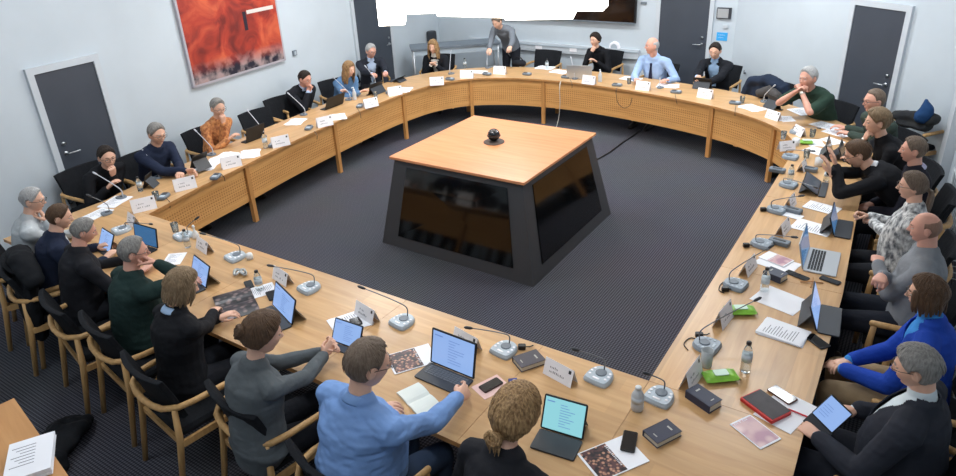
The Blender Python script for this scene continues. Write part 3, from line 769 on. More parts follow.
    out.build('body', [skin(tone), M_lips, M_scl, M_iris], root, smooth=True)
    # ---- hair
    key = (hair[0], fem, hair[1])
    if hair[0] != 'none':
        hb = hair_mesh(hair[0], fem, seed=len(label) % 13)
        hv, hf, hm_ = hb.data(); o2 = MB(); o2.add(hv*hs, hf, 0, R=Hr, T=hc)
        c1, c2 = HAIRM[hair[1]]; o2.build('hair', hair_mat('hair_'+hair[1], c1, c2), root, smooth=True)
    # ---- clothes
    def dress(name, mb, m, vx, wr_amp=0.004, seed=1, opening=None, solid=0.0, back=None):
        V, F = merge(mb, vx, 3); Nn = normals(V, F)
        w = vnoise(V*np.array([1, 1, 2.2]), 9, seed)*0.6+vnoise(V*np.array([1.3, 1, 3.2]), 18, seed+4)*0.4
        V = V+Nn*(w*wr_amp)[:, None]
        if opening is not None:
            C = np.array([V[list(g_)].mean(0) for g_ in F]); keep = ~opening(C); F = [g_ for g_, kk in zip(F, keep) if kk]
            used = np.zeros(len(V), bool); 
            for g_ in F: used[list(g_)] = True
            idx = np.cumsum(used)-1; V = V[used]; F = [tuple(idx[list(g_)]) for g_ in F]
        mb2 = MB(); mb2.add(V, F); o = mb2.build(name, m, root, smooth=True)
        if solid:
            s = o.modifiers.new('solid', 'SOLIDIFY'); s.thickness = solid; s.offset = -1
        return o
    spv = lambda C: (C-spine(0))@up          # height along the spine
    def frontness(C): return (C-spine(0)-np.outer(spv(C), up))@fw
    tm = mats or fabric('fabric_%d_%d_%d' % top, top)
    cut = 1.0 if sleeves == 'long' else 0.4
    if jacket:
        jm, vtop, vlow, vw = jacket       # material, opening top distance, low end, half width at the top
        t1 = MB(); torso(t1, 0.004, 0, 8); 
        t1.loft([spine(.485), spine(.50)+up*.02, nt+(nb-nt)*.35], [(.070, .066), (.062, .062), (.058, .060)], 16)
        dress('shirt', t1, tm, vox, 0.002, 3)
        t2 = MB(); torso(t2, 0.026, 0, 8); arms(t2, 0.017)
        def segd(C, a, b):
            ab = b-a; t = np.clip(((C-a)@ab)/(ab@ab), 0, 1); return np.linalg.norm(C-(a+t[:, None]*ab), axis=1)
        def op(C):
            arm = np.minimum(segd(C, armp['R'][0], armp['R'][1]), segd(C, armp['L'][0], armp['L'][1])) < .078
            arm |= np.minimum(segd(C, sh['R']*.6+armp['R'][0]*.4, armp['R'][0]), segd(C, sh['L']*.6+armp['L'][0]*.4, armp['L'][0])) < .078
            s_ = spv(C); fr = frontness(C); x = np.abs(C[:, 0]); w = np.where(s_ > vlow, vw*np.clip((s_-vlow)/(0.46-vlow), 0, 1.05)+.004, -1)
            return ~arm & ((fr > 0.03) & (x < w) & (s_ < .62)) | ((s_ > 0.515) & (np.hypot(C[:, 0], fr) < 0.064)) | ((s_ > .46) & (fr > .01) & (np.hypot(C[:, 0], fr) < .080))
        dress('jacket', t2, jm, vox, 0.005, 5, opening=op, solid=0.006)
        # cuffs of the shirt
        cf = MB()
        for s_ in ('R', 'L'):
            el, wr, h = armp[s_]; cf.loft([el+(wr-el)*.86, el+(wr-el)*1.0], [.035, .034], 12)
        cf.build('cuffs', tm, root, smooth=True)
    else:
        t2 = MB(); torso(t2, 0.016, 0, 8); arms(t2, 0.011 if sleeves == 'long' else .014, cut=cut)
        if not neckopen: t2.loft([spine(.47), spine(.50)+up*.012], [(.085, .078), (.070, .068)], 16)
        op = None
        if neckopen: op = lambda C: (spv(C) > .505-0) | ((frontness(C) > 0.03) & (spv(C) > .5-neckopen) & (np.abs(C[:, 0]) < .9*(spv(C)-(.5-neckopen))+.004))
        dress('top', t2, tm, vox, wrinkle, 7, opening=op, solid=0.004 if op else 0)
    if collar is not None:
        cm = fabric('collar_%d_%d_%d' % collar, collar, bump=.1); cb = MB()
        c0 = spine(.502)+up*.016; pts = []; 
        for k in range(15):
            a = math.radians(-155+310*k/14); pts.append(c0+np.array([math.sin(a)*.068, 0, 0])-fw*(math.cos(a)*.068)+up*(0.016*math.cos(a)+.004)-up*(.035*(abs(k-7)/7)**3))
        cb.loft(pts, [(.008, .024)]*15, 8, ref=tuple(up)); cb.build('collar', cm, root, smooth=True)
    if tie:
        tb = MB(); pts = [spine(d)+fw*(o_+0.0) for d, o_ in ((.475, .112), (.43, .134), (.34, .150+belly*.6), (.22, .152+belly*1.5), (.10, .146+belly*1.3))]
        tb.loft(pts, [(.020, .010), (.014, .006), (.024, .005), (.034, .005), (.038, .005)], 8, ref=tuple(fw)); tb.build('tie', fabric('tie_fabric', tie, bump=.1), root, smooth=True)
    # trousers and shoes
    bm_ = MB()
    bm_.loft([spine(-.06), spine(.0), spine(.09)], [(.15, .12), (.178+.01*f, .128), (.165, .122+belly*.5)], 18)
    for s_, sg in (('R', 1), ('L', -1)):
        hj, k, ank = kn[s_]; bm_.loft([hj, hj+(k-hj)*.3, hj+(k-hj)*.75, k], [.094, .088, .072, .066], 12); bm_.loft([k, k+(ank-k)*.3, k+(ank-k)*.96], [.064, .062, .050], 12)
    dress('trousers', bm_, fabric('trousers_%d_%d_%d' % bottom, bottom), 0.014, 0.005, 9)
    for s_, sg in (('R', 1), ('L', -1)):
        ank = kn[s_][2]; sb = MB(); b0 = np.array([ank[0], ank[1], 0.0]) if not stand else np.array([ank[0], ank[1], ank[2]-.085])
        sb.loft([b0+np.array([0, -.055, .045]), b0+np.array([0, 0, .052]), b0+np.array([sg*.006, .09, .038]), b0+np.array([sg*.010, .165, .030])], [(.036, .040), (.041, .048), (.046, .034), (.036, .026)], 12, ref=(0, 0, 1))
        sb.build('shoe', mat('shoe_leather', (28, 26, 26), 0.4), root, smooth=True)
    if glasses:
        gb = MB()
        for sg in (-1, 1):
            c = np.array([sg*0.031, 0.1015, 0.008]); gb.loft([c+np.array([.023*math.cos(t), -.004*abs(math.cos(t))*0-0.004*sg*math.cos(t), .017*math.sin(t)]) for t in np.linspace(0, 2*math.pi, 17)], [.0017]*17, 5, ref=(0, 1, 0), cap=False)
            gb.loft([(sg*0.053, 0.097, 0.012), (sg*0.076, 0.06, 0.013), (sg*0.083, 0.005, 0.012), (sg*.083, -.012, .002)], [.0018]*4, 5)
        gb.loft([(-0.009, 0.103, 0.011), (0, 0.105, 0.013), (0.009, 0.103, 0.011)], [.0016]*3, 5)
        V, F, _ = gb.data(); g2 = MB(); g2.add(V*hs, F, 0, R=Hr, T=hc); g2.build('glasses', mat('spectacle_frame', (36, 32, 32), .3), root, smooth=True)
    if watch:
        el, wr, h = armp['R' if watch > 0 else 'L']; wb = MB(); d = unit(wr-el); wb.loft([wr-d*.022, wr-d*.006], [(.031, .027)]*2, 14, ref=(0, 0, 1)); wb.build('wristwatch', mat('watch_metal', (190, 186, 176), .3, metal=.8), root, smooth=True)
    return root, (root.location.copy(), fa, armp, sc)
# ------------------------------------------------------------------ chairs
M_oak = wood('oak_chair_frame', (206, 166, 112), (186, 144, 92), 2.0, 0.45, axis=2)
M_uph = mat('black_wool_upholstery', (30, 32, 36), 0.95, var=0.15, vscale=60, bump=0.2, bscale=200, spec=0.2)
def armchair(label, loc, rz, group=None):
    t = thing('armchair', label, 'chair', loc, rz, group)
    c = MB(); c.rbox((0, 0.01, 0.445), (0.50, 0.47, 0.06), 0.05, top=0.02); c.build('seat', M_uph, t, smooth=False)
    # backrest: gently curved padded panel leaning back
    mb = MB(); n = 9; V = []; F = []
    for j, (z, y) in enumerate(((0.545, -0.205), (0.62, -0.222), (0.72, -0.247), (0.80, -0.272), (0.875, -0.298))):
        for i in range(n):
            u = i/(n-1)*2-1; w = 0.245+0.015*j/4; yy = y+0.05*u*u; V += [(u*w, yy+0.018, z), (u*w, yy-0.018, z-0.006)]
    L = 2*n
    for j in range(4):
        for i in range(n-1):
            a = j*L+2*i; F.append((a, a+L, a+L+2, a+2)); F.append((a+1, a+3, a+L+3, a+L+1))
        a = j*L; F.append((a, a+1, a+L+1, a+L)); a = j*L+L-2; F.append((a, a+L, a+L+1, a+1))
    for i in range(n-1): F.append((2*i, 2*i+2, 2*i+3, 2*i+1)); a = 4*L+2*i; F.append((a, a+1, a+3, a+2))
    mb.add(V, F); b = mb.build('backrest', M_uph, t, smooth=False)
    bv = b.modifiers.new('bevel', 'BEVEL'); bv.width = 0.008; bv.segments = 2; bv.limit_method = 'ANGLE'
    # arm rail: front of one arm, round behind the back, to the other arm
    pts = [(-0.285, 0.21, 0.645), (-0.292, 0.05, 0.655), (-0.290, -0.10, 0.66), (-0.272, -0.195, 0.66), (-0.20, -0.262, 0.655), (-0.10, -0.286, 0.65), (0, -0.292, 0.648)]
    pts = pts+[(-x, y, z) for x, y, z in pts[-2::-1]]
    ar = MB(); ar.loft(pts, [(0.018, 0.022)]*2+[(0.020, 0.020)]*9+[(0.018, 0.022)]*2, 10, ref=(0, 0, 1)); ar.build('arm_rail', M_oak, t, smooth=True)
    for sx in (-1, 1):
        l = MB(); l.loft([(sx*0.275, 0.215, 0.0), (sx*0.282, 0.205, 0.42), (sx*0.285, 0.195, 0.64)], [(.015, .018), (.019, .022), (.016, .018)], 8, cap=False); l.build('leg', M_oak, t, smooth=True)
        l = MB(); l.loft([(sx*0.270, -0.315, 0.0), (sx*0.262, -0.235, 0.42), (sx*0.258, -0.215, 0.65)], [(.015, .018), (.019, .023), (.016, .018)], 8, cap=False); l.build('leg', M_oak, t, smooth=True)
    fr = MB()
    for sx in (-1, 1): fr.box((sx*0.268, -0.01, 0.395), (0.022, 0.43, 0.045))
    fr.box((0, 0.20, 0.395), (0.53, 0.022, 0.045)); fr.box((0, -0.228, 0.395), (0.50, 0.022, 0.045))
    fr.build('seat_frame', M_oak, t)
    return t
CH0 = [None]
def chair_at(label, x, y, rz, group=None):
    if CH0[0] is None: CH0[0] = armchair(label, (x, y, 0), rz, group); return CH0[0]
    c = dup(CH0[0], (x, y, 0), rz, label)
    if group: c['group'] = group
    return c
def chair_for(p, label, back=0.0, turn=0.0, **k):
    root, (loc, fa, _, sc) = p; fa += math.radians(turn)
    return chair_at(label, loc.x+math.sin(fa)*back, loc.y-math.cos(fa)*back, fa, **k)

# ------------------------------------------------------------------ the people
blk = fabric('black_knit', (26, 27, 31)); blk2 = fabric('black_wool_jacket', (30, 32, 38)); navy = fabric('navy_knit', (34, 42, 62)); suit = fabric('charcoal_suit', (44, 47, 56), bump=.12)
P = {}
face_fist = lambda x=0.02, z=-0.175, y=0.10: ('F', (x, y, z), 'fist', (0, -1, 0.2), (0.5, .1, -1))
# left row, facing the ring from the left wall
P['L1'] = person('dark-haired person with glasses in a black top, beside the left door', (107, 157), -82, lean=24, sc=1.0, hair=('short', 'dark'), look=(-18, 12), mats=blk, glasses=True, tone='light', hands={'L': face_fist(0.01), 'R': (0.16, 0.42, 0.775, 'rest', (0, 0, -1))}, seat=.40)
P['L2'] = person('grey-haired person with glasses in a navy sweater over a white collar, reading a tablet', (157, 134), -84, lean=16, hair=('short', 'grey'), look=(-8, 15), mats=navy, collar=(226, 228, 232), glasses=True, belly=.03, sc=1.03, hands={'R': (186, 171, .80, 'grip', (0.7, 0, -.4)), 'L': (180, 172, .79, 'grip', (.2, 0, -1))}, seat=.42)
orange = mat('orange_leopard_print', (214, 148, 92), 0.8, rgb2=(146, 86, 54), vscale=30, bump=.2, bscale=22, var=.1)
P['L3'] = person('person with short grey hair in an orange patterned blouse, both hands raised to the mouth', (218, 108), -88, lean=14, fem=1, sc=1.04, hair=('short', 'grey'), look=(-12, 12), mats=orange, glasses=True, hands={'L': ('F', (0.01, .105, -.15), 'fist', (0, -1, .2), (.5, .1, -1)), 'R': (0.05, .36, .79, 'rest', (0, 0, -1))}, seat=.42)
P['L4'] = person('person in a dark jacket over pale blue shirt, hands clasped before the mouth', (305, 79), -98, lean=22, sc=1.0, hair=('short', 'dark'), look=(10, 18), top=(168, 186, 214), jacket=(blk2, .46, .18, .06), tone='pink', hands={'L': ('F', (-0.01, .105, -.15), 'fist', (1, -.5, .2), (.5, .1, -1)), 'R': ('F', (0.03, .11, -.16), 'fist', (-1, -.5, .2), (.5, .1, -1))}, seat=.42)
denim = fabric('blue_denim', (92, 128, 168), var=.12)
P['L5'] = person('person with long blond hair in a blue denim jacket', (349, 69), -106, lean=20, fem=1, sc=1.0, hair=('long', 'blond'), look=(12, 16), mats=denim, hands={'R': (360, 92, .80, 'rest', (0, 0, -1)), 'L': (0.1, .36, .79, 'rest', (0, 0, -1))}, seat=.42)
P['L6'] = person('white-haired person with glasses in a dark suit, looking down at a tablet', (371, 51), -125, lean=14, sc=1.0, hair=('short', 'silver'), look=(14, 14), top=(186, 204, 230), jacket=(suit, .46, .10, .075), glasses=True, tone='pink', hands={'R': (380, 80, .83, 'grip', (0, 0, -1)), 'L': (388, 78, .83, 'grip', (0, 0, -1))}, seat=.42)
# far side
P['F1'] = person('person with wavy blond hair in a black blazer over a white top', (433, 47), -158, lean=16, fem=1, sc=.98, hair=('wavy', 'blond'), look=(-4, 10), top=(222, 220, 216), jacket=(blk2, .46, .05, .06), hands={'R': (.06, .30, .80, 'rest', (0, 0, -1)), 'L': (-.06, .32, .80, 'rest', (0, 0, -1))}, seat=.40)
P['F3'] = person('person with dark tied-back hair in a black top, chin in one hand, behind a laptop', (595, 40), 172, lean=18, fem=1, sc=1.0, hair=('bun', 'dark'), look=(-4, 5), mats=blk, hands={'R': face_fist(0.0), 'L': (-.1, .36, .79, 'rest', (0, 0, -1))}, seat=.42)
P['F4'] = person('bald person in a light blue shirt with a dark tie before papers', (652, 46), 176, lean=14, sc=1.06, hair=('bald', 'silver'), look=(-42, 0), top=(158, 184, 222), tie=(38, 40, 62), collar=(166, 190, 226), belly=.04, tone='pink', hands={'R': (636, 79, .79, 'rest', (0, 0, -1)), 'L': (668, 80, .79, 'rest', (0, 0, -1))}, seat=.42)
P['F5'] = person('dark-haired person in a black suit over an open light blue shirt', (715, 51), 172, lean=14, sc=1.02, hair=('short', 'dark'), look=(8, 16), top=(158, 190, 226), jacket=(blk2, .46, .0, .085), tone='light', hands={'R': (694, 82, .84, 'grip', (-.7, 0, -.5)), 'L': (708, 83, .80, 'grip', (0, 0, -1))}, seat=.42)
# right row
P['R1'] = person('grey-haired person in a dark green T-shirt with hands before the mouth', (808, 78), 146, lean=24, sc=1.10, hair=('short', 'silver'), look=(4, 6), mats=fabric('green_cotton', (44, 64, 54)), sleeves='short', tone='pink', hands={'R': ('F', (0.03, .12, -.12), 'fist', (-1, -.3, 0), (1, .5, -1)), 'L': ('F', (-0.03, .115, -.12), 'fist', (1, -.3, 0), (-1, .5, -1))}, watch=-1)
P['R2'] = person('person with glasses and red-brown hair in a dark green jacket, beside the far right door', (874, 101), 128, lean=14, sc=1.04, hair=('receding', 'greybrown'), look=(-4, 6), mats=fabric('moss_green', (58, 70, 64)), glasses=True, tone='pink', hands={'R': (846, 128, .80, 'rest', (0, 0, -1)), 'L': (850, 134, .80, 'rest', (0, 0, -1))})
P['R3'] = person('person with short grey-blond hair in a black sweater, hand held to the chin', (877, 122), 108, lean=18, fem=1, sc=1.08, hair=('full', 'ash'), look=(0, 8), mats=blk, hands={'R': face_fist(0.02, -.16, .09), 'L': (-.02, .40, .79, 'rest', (0, 0, -1))}, watch=1)
P['R4'] = person('dark-haired person in a black sweater over a white collar, both hands raised', (858, 154), 92, lean=32, sc=1.06, hair=('short', 'brown'), look=(6, 30), mats=blk, collar=(220, 222, 226), glasses=True, tone='light', hands={'R': (830, 172, 1.0, 'flat', (0, 1, 0), (1, 0, -1), (0, .45, 1)), 'L': (836, 166, 1.03, 'flat', (0, 1, 0), (-1, 0, -1), (.1, .4, 1))})
pale = mat('pale_floral_print', (206, 212, 206), 0.8, rgb2=(158, 166, 168), vscale=16, var=.1)
P['R5'] = person('grey-haired person in a pale patterned shirt under a dark vest', (913, 150), 96, lean=4, sc=1.0, hair=('short', 'greybrown'), look=(4, 4), mats=fabric('dark_vest', (34, 34, 44)), tone='pink', collar=(190, 188, 214), hands={'R': (.08, .30, .66, 'rest', (0, 0, -1)), 'L': (-.08, .32, .66, 'rest', (0, 0, -1))}, hsz=.95)
zebra = mat('white_grey_leaf_print', (226, 228, 228), 0.8, rgb2=(88, 92, 98), vscale=34, stretch=(1, 1, .6), var=.1)
P['R6'] = person('person with a brown ponytail and glasses in a white and grey patterned blouse', (912, 186), 92, lean=2, fem=1, sc=1.04, hair=('ponytail', 'greybrown'), look=(8, 6), mats=zebra, belly=.04, glasses=True, hands={'R': (868, 216, .84, 'fist', (-.5, 0, -.6)), 'L': (872, 222, .82, 'fist', (.5, 0, -.6))}, hsz=.90, girth=1.08)
P['R7'] = person('bald person in a grey sweater with arms crossed', (925, 228), 90, lean=0, sc=1.04, hair=('bald', 'stubble'), look=(6, 6), mats=fabric('grey_melange', (128, 132, 138)), tone='pink', bottom=(34, 38, 48), hands={'R': (-.13, .21, .90, 'fist', (0, 0, -1), (1, -.4, -.8), (-1, .1, .0)), 'L': (.12, .25, .86, 'fist', (0, 0, -1), (-1, -.4, -.8), (1, 0.05, .0))}, hsz=.86, girth=1.08)
P['R8'] = person('person with a brown bob and a royal blue cardigan over a light blue top', (926, 294), 88, lean=4, fem=1, sc=1.02, hair=('bob', 'brown'), look=(6, 8), top=(64, 140, 212), jacket=(fabric('royal_blue_knit', (34, 70, 168)), .46, -.05, .085), glasses=True, bottom=(176, 152, 120), hands={'R': (850, 360, .72, 'rest', (-.3, 0, -1)), 'L': (843, 369, .70, 'rest', (.3, 0, -1))}, hsz=.90, vox=0.0075)
stripe = mat('pale_striped_shirt', (204, 216, 222), 0.7, var=.05)
P['R9'] = person('grey-haired person in a dark suit and pale striped shirt, tablet on the lap', (916, 368), 78, lean=0, sc=1.02, hair=('full', 'grey'), look=(8, 14), mats=stripe, jacket=(suit, .46, .02, .07), glasses=True, belly=.05, tone='light', bottom=(40, 43, 52), hands={'R': (856, 410, .76, 'rest', (-.5, 0, -1)), 'L': (818, 438, .74, 'rest', (0.2, 0, -1))}, hsz=.90, vox=0.0075, girth=1.08)
# near row, seen from behind
P['N1'] = person('grey-haired person with glasses in a light grey sweater, near row left end', (33, 200), -28, lean=10, sc=1.0, hair=('short', 'silver'), look=(-20, 12), mats=fabric('light_grey_knit', (184, 190, 194)), glasses=True, hands={'R': face_fist(0.02), 'L': (-.1, .38, .79, 'rest', (0, 0, -1))}, hsz=.9)
P['N2'] = person('brown-haired person in a navy blue sweater, second from the left end of the near row', (60, 217), -20, lean=12, sc=.98, hair=('short', 'brown'), look=(-16, 16), mats=navy, hands={'R': (.16, .42, .785, 'rest', (0, 0, -1)), 'L': (-.14, .42, .785, 'rest', (0, 0, -1))}, hsz=.9)
P['N3'] = person('person with thin grey hair in a black jacket, leaning over the near table', (84, 231), -16, lean=8, sc=.98, hair=('short', 'grey'), look=(-14, 22), mats=fabric('black_jacket_plain', (32, 33, 38)), tone='pink', belly=.02, hands={'R': (.18, .44, .785, 'rest', (0, 0, -1)), 'L': (-.14, .44, .785, 'rest', (0, 0, -1))}, hsz=.86, girth=1.1)
P['N4'] = person('grey-haired person with glasses in a dark green sweater, one hand held to the face', (134, 252), -10, lean=6, sc=1.0, hair=('short', 'grey'), look=(-26, 8), mats=fabric('bottle_green_knit', (34, 52, 50)), glasses=True, tone='pink', belly=.03, hands={'R': ('F', (.06, .135, -.07), 'fist', (-.5, -1, 0), (1, .4, -.8)), 'L': (-.12, .42, .785, 'rest', (0, 0, -1))}, watch=1, hsz=.92, girth=1.18)
P['N5'] = person('person with chin-length ash-blond hair in a black sweater with light blue collar', (182, 286), -6, lean=5, fem=1, sc=1.0, hair=('bob', 'ash'), look=(-22, 24), mats=blk, collar=(158, 184, 214), hands={'R': (214, 312, .79, 'rest', (0, 0, -1)), 'L': (-.12, .38, .785, 'rest', (0, 0, -1))}, hsz=.97, vox=0.0075, girth=1.14)
P['N6'] = person('person with brown hair in a bun and a dark grey sweater, hands clasped', (263, 334), -14, lean=6, fem=1, sc=1.0, hair=('bun', 'brown'), look=(-12, 18), mats=fabric('slate_knit', (88, 94, 98)), hands={'R': (329, 352, .83, 'grip', (-1, 0, -.3), (1, -.3, -1), (-.1, .8, .5)), 'L': (322, 352, .83, 'grip', (1, 0, -.2), (-1, -.3, -1), (.5, .8, .4))}, watch=-1, vox=0.0075, hsz=1.08, girth=1.2)
P['N7'] = person('brown-haired person in a light blue shirt, right hand at the edge of a laptop', (368, 364), -8, lean=6, sc=1.05, hair=('short', 'greybrown'), look=(-22, 14), mats=fabric('sky_blue_cotton', (118, 152, 204), bump=.15), collar=(124, 158, 208), belly=.06, glasses=True, tone='light', bottom=(52, 66, 88), hands={'R': (474, 390, .80, 'rest', (-.6, .3, -.4)), 'L': (-.13, .24, .79, 'rest', (0, 0, -1))}, wrinkle=.012, vox=0.0075, hsz=1.06, girth=1.32)
P['N8'] = person('person with a low blond hair knot in a black top, near right corner', (516, 414), -4, lean=8, fem=1, sc=1.02, hair=('knot', 'blond'), look=(-6, 20), mats=fabric('black_blouse', (34, 35, 40)), hands={'R': (.10, .26, .66, 'rest', (0, 0, -1)), 'L': (-.10, .26, .66, 'rest', (0, 0, -1))}, vox=0.0075, hsz=1.08, girth=1.14)
names = {'L1': 'black-backed armchair of the person by the left door', 'L2': 'black-backed armchair of the person in the navy sweater reading a tablet', 'L3': 'black-backed armchair behind the orange patterned blouse',
 'L4': 'black-backed armchair of the person with clasped hands in the left row', 'L5': 'black-backed armchair of the person in the denim jacket', 'L6': 'black-backed armchair of the white-haired person in a suit',
 'F1': 'black-backed armchair of the person in the black blazer', 'F3': 'black-backed armchair of the person behind the laptop at the far side', 'F4': 'black-backed armchair of the person with the tie', 'F5': 'black-backed armchair of the person in the black suit at the far side',
 'R1': 'black-backed armchair of the person in the green T-shirt', 'R2': 'armchair of the person beside the far right door', 'R3': 'armchair of the short-haired person in black in the right row', 'R4': 'armchair of the person raising both hands',
 'R5': 'armchair of the person in the dark vest', 'R6': 'oak-armed chair of the person in the patterned blouse', 'R7': 'oak-armed chair of the person with crossed arms', 'R8': 'oak-armed chair of the person in the blue cardigan', 'R9': 'oak-armed chair of the suited person at the near right',
 'N1': 'oak armchair at the left end of the near row', 'N2': 'oak armchair of the person in the navy sweater in the near row', 'N3': 'oak armchair with black back behind the black jacket in the near row', 'N4': 'oak armchair with black back behind the dark green sweater',
 'N5': 'oak armchair with black back behind the person with ash-blond hair', 'N6': 'oak armchair with black back behind the person with the bun', 'N7': 'oak armchair with black back behind the light blue shirt', 'N8': 'oak armchair of the person with the blond ponytail'}
def chair_back(label, u, v, deg, from_left=0.25):
    """chair whose upper back corner (left, seen from behind) is at the photo point"""
    a = math.radians(deg); q = at(u, v, 0.875); ex = np.array([math.cos(a), math.sin(a)]); ey = np.array([-math.sin(a), math.cos(a)])
    c = q[:2]+ex*from_left+ey*0.27; chair_at(label, c[0], c[1], a)
backs = {'N3': (38, 290, -12), 'N4': (76.7, 311.7, -9), 'N5': (118.6, 352, -8), 'N6': (203, 381.6, -8), 'N7': (284, 442, -8)}
for k, l in names.items():
    if k in backs: chair_back(l, *backs[k])
    else: chair_for(P[k], l)
# ------------------------------------------------------------------ things on the table
M_white = mat('white_card', (244, 243, 247), 0.6); M_paper = mat('white_paper', (238, 240, 246), 0.7)
M_ink = mat('printed_ink', (84, 88, 104), 0.7); M_lgrey = mat('pale_grey_plastic', (176, 188, 198), 0.4); M_rgrey = mat('blue_grey_plastic', (142, 154, 166), 0.4); M_mgrey = mat('mid_grey_plastic', (112, 122, 132), 0.45)
M_dgrey = mat('dark_grey_plastic', (54, 58, 64), 0.45); M_neck = mat('gooseneck_metal', (120, 124, 130), 0.35, metal=.6); M_neckw = mat('pale_gooseneck', (188, 192, 200), 0.35)
M_alu = mat('silver_aluminium', (188, 192, 196), 0.35, metal=.5); M_key = mat('keyboard_keys', (40, 42, 46), 0.6)
M_glass = mat('clear_plastic', (230, 238, 240), 0.06, trans=0.92, ior=1.2); M_water = mat('frosted_bottle', (206, 212, 214), 0.25, trans=.35, ior=1.3)
M_scr = mat('tablet_screen_light', (30, 36, 44), 0.2, emit=(150, 184, 240), es=.62); M_scr2 = mat('tablet_screen_cyan', (30, 40, 44), 0.2, emit=(150, 216, 226), es=.62)
M_scrd = mat('tablet_screen_dim', (20, 30, 44), 0.15, emit=(70, 120, 170), es=.5); M_scrline = mat('screen_text', (30, 40, 70), 0.3, emit=(104, 140, 205), es=.55); M_scroff = mat('screen_grey', (92, 100, 112), 0.12)
def pair(u1, v1, u2, v2, z=0.73):
    a, b = at(u1, v1, z), at(u2, v2, z); d = b-a
    return (a+b)/2, math.atan2(d[1], d[0]), float(np.linalg.norm(d[:2]))
ZT = TZ+0.0012
def spot(u, v, z=TZ, dz=0.0): q = at(u, v, z); return (q[0], q[1], ZT+dz)

# microphone units: base, keypad, loudspeaker ring, gooseneck with its head
def mic(label, u, v, deg, hu, hv, hz=1.0, pale=False, small=False, group=None):
    r = thing('microphone_unit', label, 'microphone', spot(u, v), math.radians(deg), group)
    k = 0.62 if small else 1.0
    b = MB(); pts = [(-.075, -.060), (-.05, -.078), (.05, -.078), (.078, -.055), (.074, .02), (.045, .07), (.0, .082), (-.045, .07), (-.074, .02)]
    def sc(p, q): return [(x*q*k, y*q*k) for x, y in p]
    P0 = sc(smooth_closed(pts), 1.0); 
    V = [(x, y, 0) for x, y in P0]+[(x, y, .014*k) for x, y in P0]+[(x*.9, y*.9, .030*k) for x, y in P0]; n = len(P0)
    b.add(V, [tuple(range(n))[::-1], tuple(range(2*n, 3*n))]+[(i, (i+1) % n, n+(i+1) % n, n+i) for i in range(n)]+[(n+i, n+(i+1) % n, 2*n+(i+1) % n, 2*n+i) for i in range(n)])
    if not small:
        for j, (x, y) in enumerate([(-.052, -.03), (-.056, .0), (-.05, .03), (.052, -.03), (.056, .0), (.05, .03)]): b.lathe([(.0085, .024), (.0085, .033)], 10, 1, T=(x, y, 0))
        b.rbox((0, -.048, .029), (.045, .016, .008), .005, 1)
    b.build('base', [M_mgrey if small else (M_rgrey if deg > 80 else M_lgrey), M_white if deg < 80 else M_lgrey], r)
    sp = MB(); sp.lathe([(.034*k, .030*k), (.034*k, .034*k), (.028*k, .036*k)], 18, T=(0, .012*k, 0)); sp.build('loudspeaker', M_mgrey if not small else M_dgrey, r)
    loc = np.array(spot(u, v)); hd = at(hu, hv, hz)-loc; hd = rotz(-math.radians(deg))@hd
    p0 = np.array([0, .045*k, .03*k]); up_ = min(.12, hd[2]*.5)
    a = [p0, p0*1.0+np.array([0, 0, up_*.6]), p0+(hd-p0)*.25+np.array([0, 0, up_*.55]), p0+(hd-p0)*.62+np.array([0, 0, up_*.30]), hd]
    g_ = MB(); L = smooth_line(a, 4); rr = .0055 if pale else .0038; g_.loft(L, [rr*(1.15-.3*i/(len(L)-1)) for i in range(len(L))], 7, ref=(1, 0, 0)); gn = g_.build('gooseneck', M_neckw if pale else M_neck, r, smooth=True)
    d = unit(L[-1]-L[-3]); h = MB(); h.loft([hd-d*.012, hd, hd+d*.028, hd+d*.036], [.007, .010, .010, .005], 10, ref=(1, 0, 0)); h.build('microphone_head', M_dgrey if not pale else M_neckw, gn, smooth=True)
    return r
def smooth_closed(pts, k=3):
    P = [np.array(p, float) for p in pts]; n = len(P); out = []
    for i in range(n):
        a, b, c, d = P[i-1], P[i], P[(i+1) % n], P[(i+2) % n]
        for j in range(k):
            t = j/k; out.append(0.5*((2*b)+(-a+c)*t+(2*a-5*b+4*c-d)*t*t+(-a+3*b-3*c+d)*t**3))
    return out

def scribble(mb, w, h, rows, mi, R, T, seed=0, dens=1.0):
    """short dark strokes in rows, like small print; local plane x-right, z-up, facing -y"""
    r = random.Random(seed)
    for (z, hh, x0, x1) in rows:
        x = x0
        while x < x1:
            ww = r.uniform(.25, .6)*hh; 
            if r.random() < .12: x += hh*.6; continue
            hx = hh*r.choice((.7, .7, 1.0)); q = np.array([x+ww/2, -.0006, z+hx/2]); mb.box(q@np.asarray(R).T+np.array(T), (ww*.55, .0006, hx*.85), mi, R=R); x += ww*1.15+hh*.12
def nameplate(label, u, v, deg, w=0.21, h=0.105, tilt=0, group=None):
    """folded card tent standing on the table; deg = direction of its long side"""
    r = thing('name_plate', label, 'name plate', spot(u, v), math.radians(deg), group)
    d = 0.035; L = math.hypot(d, h); a = math.atan2(d, h)
    for s_, nm in ((-1, 'card_face'), (1, 'card_face')):
        mb = MB(); Rm = rotx(s_*a*1.0) if s_ < 0 else rotz(math.pi)@rotx(-a)
        T = np.array([0, s_*d, 0.0])
        c = np.array([0, 0, L/2])@Rm.T+T; mb.box(c, (w, .0012, L), 0, R=Rm)
        scribble(mb, w, h, [(L*.52, .017, -w*.30, -w*.02), (L*.27, .017, -w*.30, w*.20)], 1, Rm, T, seed=hash_(label))
        q = np.array([w*.38, -.001, L*.80]); mb.box(q@Rm.T+T, (.018, .0008, .021), 2, R=Rm, taper=1)
        mb.build(nm, [M_white, M_ink, M_dgrey], r)
    return r
def hash_(s): return sum(ord(c)*(i+1) for i, c in enumerate(s)) % 9973

